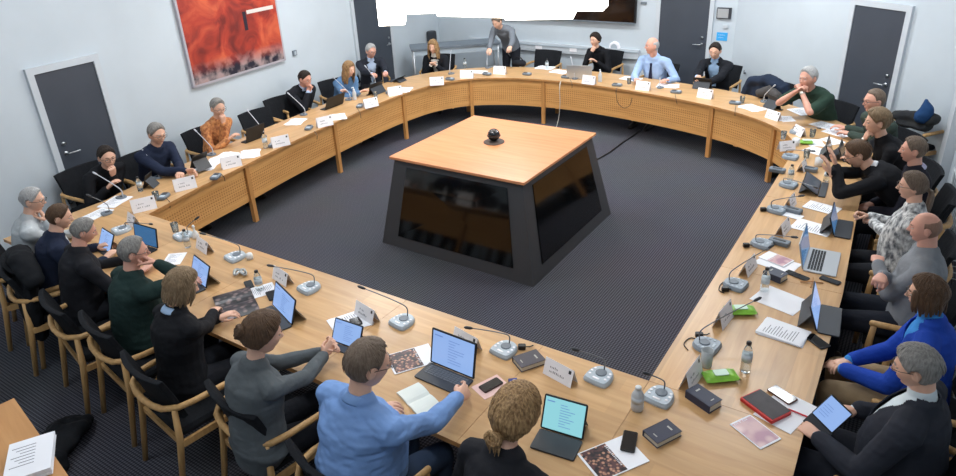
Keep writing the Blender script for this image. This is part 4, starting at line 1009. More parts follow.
def laptop(label, hinge, depth, sh, tilt, scr, body='dark', name='laptop', keys=True, facing=1, z=None, lift=0.0, wide=None, group=None):
    """hinge: pixel pair (left, right as the user sees it); the base runs towards the user, the lid leans back by tilt"""
    c, a, L = pair(*hinge, 0.74 if z is None else z); w = wide or L
    zz = ZT+lift if z is None else z
    r = thing(name, label, 'laptop' if name == 'laptop' else 'tablet', (c[0], c[1], zz), a, group)
    bm = {'dark': M_dgrey, 'silver': M_alu, 'black': M_black}[body]
    b = MB(); b.rbox((0, -depth/2, .005), (w, depth, .010), .010, top=.002); b.build('base', bm, r)
    if keys:
        k = MB(); nx, ny = 12, 5; kw = w*.86/nx; kd = min(depth*.5, .10)/ny
        for i in range(nx):
            for j in range(ny): k.box((-w*.43+kw*(i+.5), -depth*.10-kd*(j+.5), .0108), (kw*.84, kd*.80, .0022))
        k.build('keyboard', M_key if body != 'dark' else mat('grey_keys', (96, 100, 106), .5), r)
    t = math.radians(tilt); Rm = rotx(-t)
    sc = MB(); sc.rbox((0, 0, 0), (w, sh, .008), .010, R=rotx(math.pi/2), top=.002); Vv, Ff, _ = sc.data()
    lid = MB(); T0 = np.array([0, 0.004, .010]); lid.add((Vv+np.array([0, 0, sh/2]))@Rm.T+T0, Ff); lo = lid.build('lid', M_black if body != 'silver' else M_alu, r)
    s = MB(); s.box(np.array([0, -.0048, sh/2])@Rm.T+T0, (w*.92, .0012, sh*.90), 0, R=Rm)
    rr = random.Random(hash_(label)); 
    if scr is not M_scroff and scr is not M_scrd:
        s.box(np.array([-w*.33, -.0056, sh*.84])@Rm.T+T0, (w*.18, .0005, sh*.03), 1, R=Rm)
        for q in range(9):
            ww = rr.uniform(.12, .36)*w; s.box(np.array([-w*.10+ww/2, -.0056, sh*(.80-.075*q)])@Rm.T+T0, (ww, .0005, sh*.016), 1, R=Rm)
    s.build('screen', [scr, M_scrline], lo)
    # folding rear support
    if name != 'laptop':
        f = MB(); p = np.array([0, .004, sh*.62])@Rm.T+T0; e = np.array([0, p[1]+.07, .004]); m_ = (p+e)/2; dd = p-e; f.box(m_, (w*.9, .003, np.linalg.norm(dd)), 0, R=rotx(-math.atan2(dd[1], dd[2]))); f.build('stand_flap', M_dgrey, r)
    return r
def flat(name, label, cat, quad, th=.002, m=None, inset=None, z=TZ, dz=0.0, group=None, rad=.002, mi2=None, partname=None):
    """thin flat thing: quad = (centre px, long edge px pair, size)"""
    (u, v), (e1, e2), (w, d) = quad
    a = pair(*e1, *e2)[1]; q = at(u, v, z+dz)
    return (q[0], q[1], ZT+dz), a, w, d
def sheet_stack(label, u, v, deg, n=1, w=.21, d=.297, print_=True, group=None, dz=0.0, m=None, name='paper_sheet', cat='paper', fan=4.0):
    """loose sheets: one stack handled as one bundle"""
    mb = MB(); r = random.Random(hash_(label))
    for i in range(n):
        a = math.radians(r.uniform(-fan, fan))*(n > 1); mb.box((r.uniform(-.006, .006)*(n > 1), r.uniform(-.006, .006)*(n > 1), .0006+.0012*i+.0001), (w, d, .0011), 0, R=rotz(a)); top = a
    if print_:
        Rm = rotz(top)
        for q in range(12):
            ww = r.uniform(.45, 1.0)*w*.74; 
            if q in (0, 6): ww *= .5
            p = np.array([-w*.37+ww/2, d*.38-q*d*.062, .0012*n+.0005]); mb.box(p@Rm.T, (ww, d*.012, .0003), 1, R=Rm)
    o = mb.build(name, [m or M_paper, M_ink], loc=spot(u, v, dz=dz), rz=math.radians(deg)); return tag(o, label, cat, group)
def photo_mat(name, c1, c2, c3, sc=18):
    if name in MATS: return MATS[name]
    m = mat(name, c1, .35); N, L, b = nodes_of(m); tc = N.new('ShaderNodeTexCoord'); vo = N.new('ShaderNodeTexVoronoi'); vo.inputs['Scale'].default_value = sc
    no = N.new('ShaderNodeTexNoise'); no.inputs['Scale'].default_value = sc*.6; L.new(tc.outputs['Object'], vo.inputs['Vector']); L.new(tc.outputs['Object'], no.inputs['Vector'])
    mx = N.new('ShaderNodeMix'); mx.data_type = 'RGBA'; L.new(vo.outputs['Distance'], mx.inputs['Factor']); mx.inputs[6].default_value = lin(c2)
    cr = N.new('ShaderNodeValToRGB'); cr.color_ramp.elements[0].position = .42; cr.color_ramp.elements[1].position = .58; cr.color_ramp.elements[0].color = lin(c1); cr.color_ramp.elements[1].color = lin(c3)
    fr = N.new('ShaderNodeMapRange'); fr.inputs['From Min'].default_value = .22; fr.inputs['From Max'].default_value = .48; L.new(vo.outputs['Distance'], fr.inputs['Value'])
    L.new(fr.outputs[0], mx.inputs['Factor']); L.new(no.outputs['Fac'], cr.inputs['Fac']); L.new(cr.outputs['Color'], mx.inputs[7]); L.new(mx.outputs[2], b.inputs['Base Color']); return m
M_crowd = photo_mat('crowd_photo_print', (24, 22, 32), (196, 146, 120), (84, 52, 56), 46); M_darkcover = photo_mat('dark_cover_print', (18, 20, 26), (120, 104, 104), (44, 40, 48), 22); M_pinkcover = photo_mat('pink_cover_print', (206, 170, 172), (226, 198, 196), (176, 132, 150), 12)
def brochure(label, u, v, deg, m, w=.21, d=.297, split=.42, dz=0.0, th=.004, cover=None):
    mb = MB(); mb.rbox((0, 0, th/2), (w, d, th), .003, 0, n=2, top=.0005)
    if cover is None: mb.box((0, -d*(.5-split/2)+.012, th+.0003), (w*.94, d*split, .0006), 1); 
    else: mb.box((0, 0, th+.0003), (w*cover[0], d*cover[1], .0006), 1)
    scribble(mb, w, d, [(0, .016, -w*.40, w*.30)], 0, rotx(-math.pi/2), (0, -d*(.5-split)-.004, th+.0008), seed=hash_(label))
    o = mb.build('brochure', [M_paper, m], loc=spot(u, v, dz=dz), rz=math.radians(deg)); return tag(o, label, 'brochure')
def book(label, u, v, deg, w=.13, d=.19, h=.035, col=(44, 48, 66), dz=0.0):
    r = thing('book', label, 'book', spot(u, v, dz=dz), math.radians(deg)); cm = mat('book_cover_%d_%d_%d' % col, col, .5, var=.05)
    c = MB(); c.box((0, 0, .002), (w, d, .004)); c.box((0, 0, h-.002), (w, d, .004)); c.rbox((-w/2, 0, h/2), (.006, d, h), .002, n=2, top=.001)
    c.box((.005, d*.27, h+.0004), (w*.32, .010, .0006), 1); c.box((.005, -d*.32, h+.0004), (w*.25, .006, .0006), 1); c.build('cover', [cm, mat('cover_lettering', (176, 176, 170), .5)], r)
    MB().box((.002, 0, h/2), (w-.010, d-.010, h-.008)).build('pages', mat('page_edges', (214, 208, 192), .8, var=.04, vscale=80, stretch=(1, 1, 30)), r); return r
def phone(label, u, v, deg, w=.075, d=.15, dz=0.0, col=(26, 26, 30)):
    r = thing('mobile_phone', label, 'phone', spot(u, v, dz=dz), math.radians(deg)); MB().rbox((0, 0, .0045), (w, d, .009), .010, top=.002).build('case', mat('phone_case_%d_%d_%d' % col, col, .4), r)
    MB().rbox((0, 0, .0093), (w*.90, d*.94, .0008), .008, top=.0002).build('screen', mat('phone_glass', (20, 20, 24), .08), r); return r
def bottle(label, u, v, h=.20, r0=.031, m=None, cap=(30, 30, 34), pump=False, group=None):
    r = thing('pump_bottle' if pump else 'water_bottle', label, 'bottle', spot(u, v), 0, group)
    MB().lathe([(r0*.9, 0), (r0, .008), (r0, h*.28), (r0*.93, h*.34), (r0, h*.42), (r0, h*.62), (r0*.6, h*.82), (r0*.42, h*.87), (r0*.42, h*.91)], 18).build('bottle_body', m or M_glass, r, smooth=True)
    if not pump: MB().lathe([(r0*.5, h*.90), (r0*.5, h*.985), (r0*.42, h)], 14).build('cap', mat('cap_%d_%d_%d' % cap, cap, .4), r, smooth=True); MB().lathe([(r0*1.015, h*.36), (r0*1.015, h*.60)], 18).build('label_band', mat('bottle_label', (196, 204, 210), .5), r, smooth=True)
    else:
        p = MB(); p.lathe([(r0*.5, h*.90), (r0*.5, h*.97), (r0*.18, h*.98), (r0*.16, h*1.12)], 12); p.loft([(0, 0, h*1.13), (0, -.03, h*1.135), (0, -.045, h*1.11)], [.006, .005, .004], 8, ref=(0, 0, 1)); p.build('pump', mat('white_plastic', (226, 230, 232), .4), r, smooth=True)
    return r
def tumbler(label, u, v, h=.09, r0=.033, group=None):
    mb = MB(); mb.lathe([(r0*.75, 0), (r0*.8, .004), (r0, h), (r0*.94, h), (r0*.74, .008), (.002, .007)], 18); o = mb.build('drinking_glass', M_glass, loc=spot(u, v), smooth=True); return tag(o, label, 'glass', group)
def wipes(label, u, v, deg, w=.20, d=.11, h=.045):
    r = thing('wet_wipe_pack', label, 'wipes pack', spot(u, v), math.radians(deg)); mb = MB(); nx, ny = 14, 8; V = []; 
    for s_ in (1, -1):
        for j in range(ny+1):
            for i in range(nx+1):
                x, y = i/nx*2-1, j/ny*2-1; e = max(0, 1-x**6)*max(0, 1-y**4); z = h/2+s_*h/2*e*(1+.05*math.sin(x*9+y*7)); V.append((x*w/2, y*d/2*(1-.04*abs(math.sin(x*5))), z if s_ > 0 else max(.0, h/2-h/2*e)))
    n1 = (nx+1)*(ny+1); F = []
    for j in range(ny):
        for i in range(nx): a = j*(nx+1)+i; F.append((a, a+1, a+nx+2, a+nx+1)); F.append((n1+a, n1+a+nx+1, n1+a+nx+2, n1+a+1))
    for i in range(nx): F.append((i+1, i, n1+i, n1+i+1)); a = ny*(nx+1)+i; F.append((a, a+1, n1+a+1, n1+a))
    for j in range(ny): a = j*(nx+1); F.append((a, a+nx+1, n1+a+nx+1, n1+a)); a += nx; F.append((a+nx+1, a, n1+a, n1+a+nx+1))
    mb.add(V, F); mb.build('pack', mat('lime_green_film', (132, 190, 66), .35, var=.12, vscale=14, bump=.2, bscale=30), r, smooth=True)
    MB().rbox((0, 0, h+.002), (.085, .055, .006), .010, top=.002).build('flap', mat('pale_green_flap', (196, 224, 204), .4), r); return r
def cable(label, pts, m=None, rr=.0035):
    P_ = [at(u, v, z) for u, v, z in pts]; L = smooth_line(P_, 5); o = MB().loft(L, [rr]*len(L), 6, ref=(0, 0, 1)).build('cable', m or M_black, smooth=True); return tag(o, label, 'cable')

# --- near row, from the right corner to the left
mic('grey microphone unit at the right corner of the near row, beside the white bottle', 660, 398, -8, 648, 374, .90)
mic('grey microphone unit between two name plates near the blond knot of hair', 600, 378, -8, 577, 350, .95)
mic('grey microphone unit in front of the open laptop of the blue shirt', 505, 351, -8, 470, 328, .93)
mic('grey microphone unit beside the name plate before the person with the bun', 403, 323, -10, 363, 288, 1.0)
mic('grey microphone unit before the open magazine in the near row', 310, 289, -10, 272, 266, .95)
mic('grey microphone unit with long neck near the left inner corner of the ring', 236, 258, -10, 204, 234, .95)
mic('grey microphone unit beside the round glass at the left of the near row', 184, 237, -10, 196, 219, .88)
mic('grey microphone unit at the left end of the near row, behind a folded card', 122, 231, -12, 150, 224, .85)
mic('small grey microphone unit between the elbows at the near left corner', 107, 214, -14, 90, 196, .95, small=True)
nameplate('white name plate nearest the right corner of the near row', 560, 378, -12)
nameplate('white name plate directly before the laptop of the blue shirt', 467, 346, -12)
nameplate('white name plate standing before the person with the bun', 367, 318, -12)
nameplate('white name plate beside the water bottle and magazine in the near row', 283, 281, -12)
nameplate('white name plate before the person with ash-blond hair', 205, 250, -12)
nameplate('white name plate behind the laptop with a blue screen near the left corner', 134, 224, -12, w=.18)
bottle('white opaque squeeze bottle beside the corner microphone unit', 637, 409, .155, .035, m=mat('milky_plastic', (200, 204, 208), .4, trans=.1), cap=(214, 218, 220))
book('dark hardback book lying in front of the name plate by the corner', 529, 363, -32, .12, .17, .035, (62, 60, 72))
book('navy hardback book lying on the bare table at the near right corner', 662, 436, -28, .11, .17, .035, (46, 50, 70))
book('thick navy book lying crosswise below the green wipes pack', 703, 402, 66, .10, .17, .05, (44, 50, 72))
laptop('open tablet with keyboard folio used by the person with the blond knot', (540, 428, 583, 441), .15, .19, 24, M_scr2, name='tablet_computer', keys=False)
laptop('open laptop with light blue screen, touched by the hand of the blue shirt', (430, 362, 474, 380), .16, .235, 12, M_scr, body='dark')
laptop('small tablet in a stand between the person with the bun and the blue shirt', (331, 341, 359, 351), .06, .16, 26, M_scr, name='tablet_computer', keys=False)
laptop('upright tablet with a bright screen beside the open magazine', (272, 305, 292, 326), .10, .19, 18, M_scr, name='tablet_computer', keys=False)
laptop('tablet with a violet-blue screen beside the ash-blond head', (190, 276, 206, 289), .08, .18, 22, M_scr, name='tablet_computer', keys=False)
laptop('laptop with a dim blue screen before the grey-haired person in dark green', (135, 242, 158, 249), .12, .18, 10, M_scrd, body='black')
laptop('tablet with a violet screen held upright before the black jacket', (98, 246, 110, 254), .04, .17, 26, M_scr, name='tablet_computer', keys=False)
brochure('white brochure with a crowd photo between two laptops of the near row', 412, 359, -34, M_crowd, .21, .29, .62)
brochure('white brochure with a crowd photo under the black phone, near right corner', 613, 458, -32, M_crowd, .21, .297, .52)
phone('black phone lying across the brochure near the right corner', 629, 443, 14, dz=.006)
o = tag(MB().box((0, 0, .0006), (.14, .19, .0012)).build('paper_sheet', mat('pink_paper', (226, 190, 184), .7), loc=spot(491, 387), rz=math.radians(-22)), 'pink sheet of paper under the phone beside the laptop', 'paper')
phone('dark phone lying on the pink sheet', 491, 386, -20, .07, .14, dz=.002, col=(60, 40, 40))
book('small blue and white box of cards beside the pink sheet', 514, 385, 40, .05, .085, .016, (48, 60, 130))
# open notebook
nb_ = thing('notebook', 'open notebook with blank pages in front of the blue shirt', 'notebook', spot(419, 400), math.radians(-22))
for sx in (-1, 1):
    mb = MB(); V = []
    for j in (0, 1):
        for i in range(7): x = i/6; V.append((sx*x*.135, (j-.5)*.15, .010*math.sin(math.pi*min(1, x*1.1))**.6+.004))
    F = [(i, i+1, 8+i, 7+i) for i in range(6)]; Vb = [(a, b, 0) for a, b, c in V]; F2 = [(i, i+1, 8+i, 7+i) for i in range(6)]
    n_ = len(V); F += [tuple(q+n_ for q in f[::-1]) for f in F2]; ring = list(range(7))+list(range(13, 6, -1)); F += [(ring[(k+1) % 14], ring[k], ring[k]+n_, ring[(k+1) % 14]+n_) for k in range(14)]
    mb.add(V+Vb, F if sx > 0 else [f[::-1] for f in F]); mb.build('page_block', mat('cream_page', (226, 232, 226), .7), nb_)
# open dark magazine of the person with ash-blond hair
mg = thing('magazine', 'open dark magazine with photo pages before the person with the bun', 'magazine', spot(236, 304), math.radians(-28))
for sx in (-1, 1):
    mb = MB(); V = []
    for j in (0, 1):
        for i in range(7): x = i/6; V.append((sx*x*.20, (j-.5)*.27, .016*math.sin(math.pi*x)**.7*(1.3 if sx < 0 else .8)+.003))
    F = [(i, i+1, 8+i, 7+i) for i in range(6)]; n_ = 14; Vb = [(a, b, 0) for a, b, c in V]; F += [tuple(q+n_ for q in f[::-1]) for f in F[:6]]; ring = list(range(7))+list(range(13, 6, -1)); F += [(ring[(k+1) % 14], ring[k], ring[k]+n_, ring[(k+1) % 14]+n_) for k in range(14)]
    mb.add(V+Vb, F if sx > 0 else [f[::-1] for f in F]); mb.build('page', M_darkcover, mg)
bottle('clear water bottle standing beside the magazine in the near row', 260, 290, .17, .03)
phone('grey spectacle case lying behind the open magazine', 249, 285, 62, .06, .12)
phone('black phone beside the upright tablet', 272, 296, 62, .07, .14)
sheet_stack('loose white sheets behind the upright tablet', 262, 276+15, -24, 2, .16, .2)
tag(MB().loft(smooth_line([at(240+6*math.cos(t), 272+3*math.sin(t*2.1), ZT+.022) for t in np.linspace(0, 9, 14)], 2), [.010]*27, 6, ref=(0, 0, 1)).build('crumpled_film', M_water, smooth=True), 'crumpled clear plastic film lying behind the spectacle case', 'plastic film')
sheet_stack('white sheets under the small tablet stand before the bun', 350, 322, -30, 3, .21, .27)
phone('black wallet lying on the white sheets before the bun', 356, 323, 60, .07, .10, dz=.006)
sheet_stack('white sheet with print between the laptops near the left corner', 174, 259, 40, 2, .15, .21)
bottle('clear water bottle between the left corner and the round glass', 188, 247, .17, .028)
tag(MB().lathe([(.03, 0), (.034, .02), (.02, .06), (.009, .075), (.009, .10), (.014, .11), (.008, .125)], 14).build('white_figure', mat('white_plastic', (226, 230, 232), .4), loc=spot(196, 238), smooth=True), 'white pump dispenser at the left inner corner of the ring', 'dispenser')
tag(MB().lathe([(.028, 0), (.03, .03), (.024, .05), (.012, .055)], 14).build('small_jar', mat('white_plastic', (226, 230, 232), .4), loc=spot(250, 259), smooth=True), 'small white round jar behind the name plate of the near row', 'jar')
sheet_stack('white papers between the near left corner and the left row', 115, 202, 20, 3, .2, .28)
sheet_stack('white papers beside the small microphone unit at the near left', 98, 214, 10, 2, .17, .24)
tumbler('clear glass beside the microphone unit near the left inner corner', 176, 232)
# --- right row, from the near corner away
RD = 82
mic('grey microphone unit with a long black neck by the near right corner', 706, 347, RD, 756, 300, .98)
mic('grey microphone unit beside the green wipes pack of the right row', 735, 286, RD, 770, 247, .95)
mic('grey microphone unit level with the silver laptop', 761, 245, RD, 793, 237, .88)
mic('grey microphone unit before the patterned blouse', 776, 211, RD, 800, 196, .90)
mic('grey microphone unit before the raised hands', 788, 186, RD, 815, 187, .86)
mic('grey microphone unit opposite the person with short grey-blond hair', 790, 158, RD+4, 812, 151, .88)
mic('grey microphone unit at the far end of the right row', 797, 133, RD+10, 818, 128, .86)
nameplate('name plate seen almost edge-on beside the thick navy book', 691, 382, 86, h=.13)
nameplate('name plate leaning end-on behind the green wipes pack, right row', 723, 322, 84, w=.20, h=.13)
nameplate('name plate seen end-on next to the two microphone necks', 748, 271, 84)
nameplate('name plate seen end-on left of the silver laptop', 783, 232, 84)
nameplate('name plate seen end-on opposite the patterned blouse', 790, 206, 84, w=.16)
nameplate('name plate seen end-on opposite the raised hands', 802, 170, 86, w=.16)
nameplate('white name plate propped on the curve before the green T-shirt', 799, 135, -50, w=.19)
nameplate('white name plate with dark binder behind, far right curve', 773, 119, -34)
wipes('lime green wet wipes pack lying on the near right table', 720, 379, 38)
wipes('lime green wet wipes pack half behind a name plate in the right row', 740, 313, 30)
wipes('lime green wet wipes pack at the far end of the right row', 806, 144, 20, .14, .08)
bottle('clear water bottle with dark cap in the middle of the near right table', 745, 371, .21, .03)
bottle('clear water bottle beside the navy book in the right row', 764, 291, .19, .029)
bottle('clear water bottle between the grey cases opposite the raised hands', 790, 180, .16, .028)
bottle('clear water bottle near the raised hands in the right row', 826, 181, .14, .026)
tag(MB().lathe([(.030, 0), (.033, .01), (.036, .115), (.033, .115), (.030, .012), (.002, .01)], 16).build('paper_cup', M_water, loc=spot(706, 366), smooth=True), 'tall frosted cup behind the thick navy book', 'cup')
tag(MB().box((0, 0, .0010), (.30, .21, .002)).build('paper_folder', M_paper, loc=spot(785, 411), rz=math.radians(74)), 'white folder lying under the black and red notebook', 'folder')
nbk = thing('bound_notebook', 'black notebook with a red edge on the white folder', 'notebook', spot(765, 408, dz=.003), math.radians(60)); MB().rbox((0, 0, .010), (.15, .22, .020), .006, top=.001).build('cover', mat('red_binding', (196, 44, 40), .5), nbk); MB().box((0.006, 0, .0212), (.138, .205, .0015)).build('cover_panel', mat('charcoal_cover', (52, 46, 50), .5, var=.2, vscale=20), nbk)
brochure('pink and violet brochure lying below the black and red notebook', 755, 432, 60, M_pinkcover, .15, .21, .9, cover=(.92, .9))
phone('brown leather phone case lying above the black and red notebook', 782, 396, 62, .08, .15, col=(96, 62, 50), dz=.004)
o = tag(MB().loft([(-.07, 0, .006), (.07, 0, .006)], [.0045, .0045], 8, ref=(0, 0, 1)).build('pen', mat('red_pen', (206, 40, 60), .4), loc=spot(802, 416, dz=.002), rz=math.radians(-8)), 'red pen lying on the white folder at the table edge', 'pen')
sheet_stack('thick stack of printed white sheets in the middle of the right table', 783, 333, 84, 10, .20, .27)
phone('black phone lying at the table edge beside the printed stack', 817, 342, 52, .08, .15)
laptop('tablet with blue screen on a grey folio before the blue cardigan', (817, 332, 821, 304), .13, .18, 20, M_scr, name='tablet_computer', keys=False)
sheet_stack('large white sheet with a small logo beside the bottle in the right row', 780, 300, 72, 2, .25, .30, print_=False)
book('navy box-shaped book beside the water bottle of the right row', 775, 278, 70, .10, .14, .05, (56, 62, 80))
laptop('open silver laptop before the person with crossed arms', (803, 270, 810, 247), .22, .21, 14, M_scrd, body='silver')
sheet_stack('white papers with a photo print left of the silver laptop', 778, 264, 76, 3, .2, .27, print_=False)
brochure('pale pink brochure lying left of the silver laptop', 776, 260, 70, M_pinkcover, .15, .21, .6, dz=.006)
phone('black case in front of the silver laptop', 797, 276, 70, .06, .17); phone('flat black case at the table edge below the silver laptop', 830, 281, 74, .06, .14)
o = tag(MB().loft([(-.06, -.04, .004), (0, 0, .006), (.06, .045, .004)], [.005]*3, 6, ref=(0, 0, 1)).loft([(-.06, .045, .004), (0, 0, .012), (.06, -.04, .004)], [.005]*3, 6, ref=(0, 0, 1)).build('folding_stand', mat('tan_wood', (190, 140, 90), .5), loc=spot(812, 283), rz=1.0), 'small tan crossed stand between the two black cases', 'stand')
laptop('dark tablet on a stand with grey folio before the patterned blouse', (834, 236, 838, 219), .12, .16, 18, M_scrd, name='tablet_computer', keys=False)
sheet_stack('white sheets lying beside the dark tablet before the patterned blouse', 813, 228, 80, 3, .21, .297)
sheet_stack('printed papers lying below the grey-screened tablet', 822, 208, 78, 3, .18, .27)
sheet_stack('white papers beside the grey case opposite the patterned blouse', 793, 216, 78, 4, .10, .14, print_=False)
laptop('grey-screened tablet lying low before the raised hands', (818, 196, 822, 182), .06, .17, 58, M_scroff, name='tablet_computer', keys=False)
for lab, u, v in (('grey rectangular case between microphone units, opposite the patterned blouse', 792, 212), ('grey rectangular case left of the silver laptop', 779, 244), ('grey rectangular case opposite the raised hands', 771, 0)):
    if v: 
        r_ = thing('hard_case', lab, 'case', spot(u, v), math.radians(80)); MB().rbox((0, 0, .018), (.08, .16, .036), .012, top=.006).build('case_body', M_mgrey, r_); MB().box((0, 0, .037), (.02, .10, .004)).build('handle', M_dgrey, r_)
for lab, u, v in (('dark grey case on the inner edge beyond the raised hands', 777, 172), ('dark grey case between the bottles opposite the raised hands', 809, 171)):
    r_ = thing('hard_case', lab, 'case', spot(u, v), math.radians(86)); MB().rbox((0, 0, .02), (.08, .15, .04), .012, top=.006).build('case_body', M_mgrey, r_); MB().box((0, 0, .041), (.03, .09, .004)).build('handle', M_dgrey, r_)
laptop('dark tablet standing before the black sweater with white collar', (830, 161, 833, 150), .03, .17, 20, M_scroff, name='tablet_computer', keys=False)
laptop('dark tablet standing near the far right edge of the table', (843, 161, 846, 151), .04, .14, 24, M_scroff, name='tablet_computer', keys=False)
sheet_stack('white papers at the elbow of the short-haired person in black', 820, 152, 70, 3)
sheet_stack('white papers lying before the green T-shirt', 802, 112, 40, 4, .22, .30); sheet_stack('white papers between the green T-shirt and the person with glasses', 826, 126, 60, 4, .22, .30)
sheet_stack('single white sheet near the hands of the person by the far right door', 838, 133, 60, 1)
tumbler('clear glass on the far right curve beside the name plate', 812, 137); tumbler('clear glass opposite the short-haired person in black', 806, 158); tumbler('clear glass near the far end of the right row', 783, 139)
# --- left row (microphones with pale necks)
LM = [('pale-necked microphone before the person at the left door', 122, 198, 96, 174), ('pale-necked microphone before the navy sweater and tablet', 158, 178, 144, 152), ('pale-necked microphone before the orange blouse', 212, 155, 196, 131),
      ('pale-necked microphone before the empty chairs of the left row', 263, 137, 248, 111), ('pale-necked microphone before the clasped hands', 304, 115, 289, 94), ('pale-necked microphone before the denim jacket', 349, 100, 334, 78), ('pale-necked microphone before the white-haired person', 374, 84, 366, 67),
      ('pale-necked microphone before the black blazer', 451, 74, 451, 51), ('pale-necked microphone beside the standing person', 488, 68, 488, 46), ('pale-necked microphone before the far laptop', 575, 79, 571, 58), ('pale-necked microphone before the tie', 660, 88, 660, 80), ('pale-necked microphone before the empty chair with a coat', 764, 102, 774, 86)]
for i, (l, u, v, hu, hv) in enumerate(LM): mic(l, u, v, -90 if i < 7 else 180, hu, hv, 1.0 if i != 10 else .85, pale=True, small=True)
# small control units near the inner edge
for l, u, v in (('grey microphone control unit on the inner edge before the person at the left door', 164, 198), ('grey microphone control unit on the inner edge before the orange blouse', 216, 178), ('grey microphone control unit on the inner edge before the empty left chairs', 273, 146),
                ('grey microphone control unit on the inner edge before the clasped hands', 309, 129), ('grey microphone control unit on the inner edge before the denim jacket', 360, 107), ('grey microphone control unit on the inner edge before the white-haired person', 389, 93),
                ('grey microphone control unit on the inner edge before the black blazer', 450, 80), ('grey microphone control unit on the inner edge before the standing person', 487, 75), ('grey microphone control unit on the inner edge before the far empty chair', 527, 75),
                ('grey microphone control unit on the inner edge before the far laptop', 566, 78), ('grey microphone control unit on the inner edge before the tie', 617, 86), ('grey microphone control unit on the inner edge between the tie and the black suit', 676, 93), ('grey microphone control unit on the inner edge near the far right curve', 735, 104)):
    r_ = thing('control_unit', l, 'control unit', spot(u, v), math.radians(-60 if u < 400 else 0)); MB().rbox((0, 0, .017), (.15, .09, .034), .025, top=.008).build('unit_body', M_mgrey, r_); MB().rbox((-.03, 0, .036), (.06, .05, .006), .012, top=.002).build('loudspeaker', M_dgrey, r_); MB().rbox((.035, .005, .035), (.05, .05, .004), .008, top=.001).build('keypad', M_lgrey, r_)
for l, u, v, dg in (('white name plate of the person at the left door', 145, 210, 66), ('white name plate before the navy sweater', 186, 189, 66), ('white name plate before the orange blouse', 232, 167, 66), ('white name plate before the two empty left chairs', 281, 146, 66),
                 ('white name plate before the clasped hands', 325, 126, 68), ('white name plate before the denim jacket', 371, 107, 70), ('white name plate before the white-haired person', 395, 95, 60), ('white name plate before the black blazer', 437, 85, 36), ('white name plate left of the standing person', 467, 78, 20),
                 ('white name plate before the standing person', 500, 74, 8), ('white name plate before the far laptop', 589, 84, -4), ('white name plate before the person with the tie', 643, 90, -6), ('white name plate before the black suit', 705, 98, -12)):
    nameplate(l, u, v, dg, w=.22, h=.13)
laptop('black tablet standing before the person at the left door', (150, 183, 143, 189), .05, .15, 20, M_scroff, name='tablet_computer', keys=False)
laptop('grey tablet held up by the person in the navy sweater', (205, 166, 190, 172), .02, .20, 30, M_scroff, name='tablet_computer', keys=False, lift=.02)
laptop('dark laptop before the orange blouse', (264, 136, 246, 143), .10, .19, 14, M_scroff, body='black')
laptop('dark laptop before the clasped hands', (343, 103, 325, 110), .10, .18, 20, M_scroff, body='black')
laptop('dark tablet before the denim jacket', (381, 90, 368, 95), .04, .17, 20, M_scroff, name='tablet_computer', keys=False)
laptop('tablet lying before the white-haired person', (400, 79, 392, 82), .10, .14, 60, M_scroff, name='tablet_computer', keys=False)
laptop('beige-backed open laptop before the person with chin in hand', (592, 79, 567, 78), .20, .22, 12, M_scroff, body='silver')
laptop('dark tablet read by the person in the black suit at the far side', (712, 88, 694, 86), .03, .16, 24, M_scroff, name='tablet_computer', keys=False)
laptop('dark binder standing behind the far right name plate', (781, 110, 769, 105), .04, .16, 14, M_scroff, name='tablet_computer', keys=False)
for l, u, v, dg, n in (('white papers before the navy sweater', 207, 166, 30, 4), ('large pile of white papers before the orange blouse', 225, 157, 10, 6), ('white papers spread beside the name plate of the orange blouse', 250, 154, 40, 4), ('white papers before the empty chairs of the left row', 296, 122, 30, 3),
                       ('white papers before the clasped hands', 338, 117, 40, 3), ('white papers beside the tablet of the white-haired person', 404, 90, 20, 2), ('white papers at the far empty chair', 545, 68, 90, 5), ('second white pile right of the bottle at the far empty chair', 560, 72, 80, 4),
                       ('white papers under the hands of the person with the tie', 631, 79, 70, 4), ('white papers beside the name plate of the person with the tie', 668, 86, 100, 4), ('white papers beside the pale microphone at the far right curve', 752, 108, 60, 3), ('white note card left of the standing person', 478, 72, 100, 1)):
    sheet_stack(l, u, v, dg, n, fan=14, print_=n < 4)
bottle('white pump bottle before the denim jacket', 355, 100, .17, .030, m=mat('milky_plastic', (200, 204, 208), .4), pump=True); bottle('white pump bottle beside the far name plate', 600, 82, .17, .030, m=mat('milky_plastic', (200, 204, 208), .4), pump=True)
bottle('clear water bottle before the empty left chairs', 266, 148, .20, .03); bottle('clear water bottle at the far empty chair', 547, 69, .17, .028); bottle('clear water bottle right of the black blazer', 465, 68, .17, .028); bottle('clear water bottle before the person at the left door', 141, 191, .16, .028)
tumbler('clear glass before the person with the tie', 629, 84); tumbler('clear glass before the denim jacket', 376, 98); tumbler('clear glass beside the far right microphone', 742, 103); tumbler('clear glass before the person at the left door', 157, 200)
tag(MB().rbox((0, 0, .05), (.26, .12, .10), .05, top=.03).loft([(-.1, 0, .08), (-.04, 0, .15), (.04, 0, .14), (.1, 0, .08)], [.012]*4, 6).build('black_bag', fabric('bag_nylon', (34, 36, 42)), loc=spot(519, 66), smooth=True), 'black bag lying on the table left of the far empty chair', 'bag')
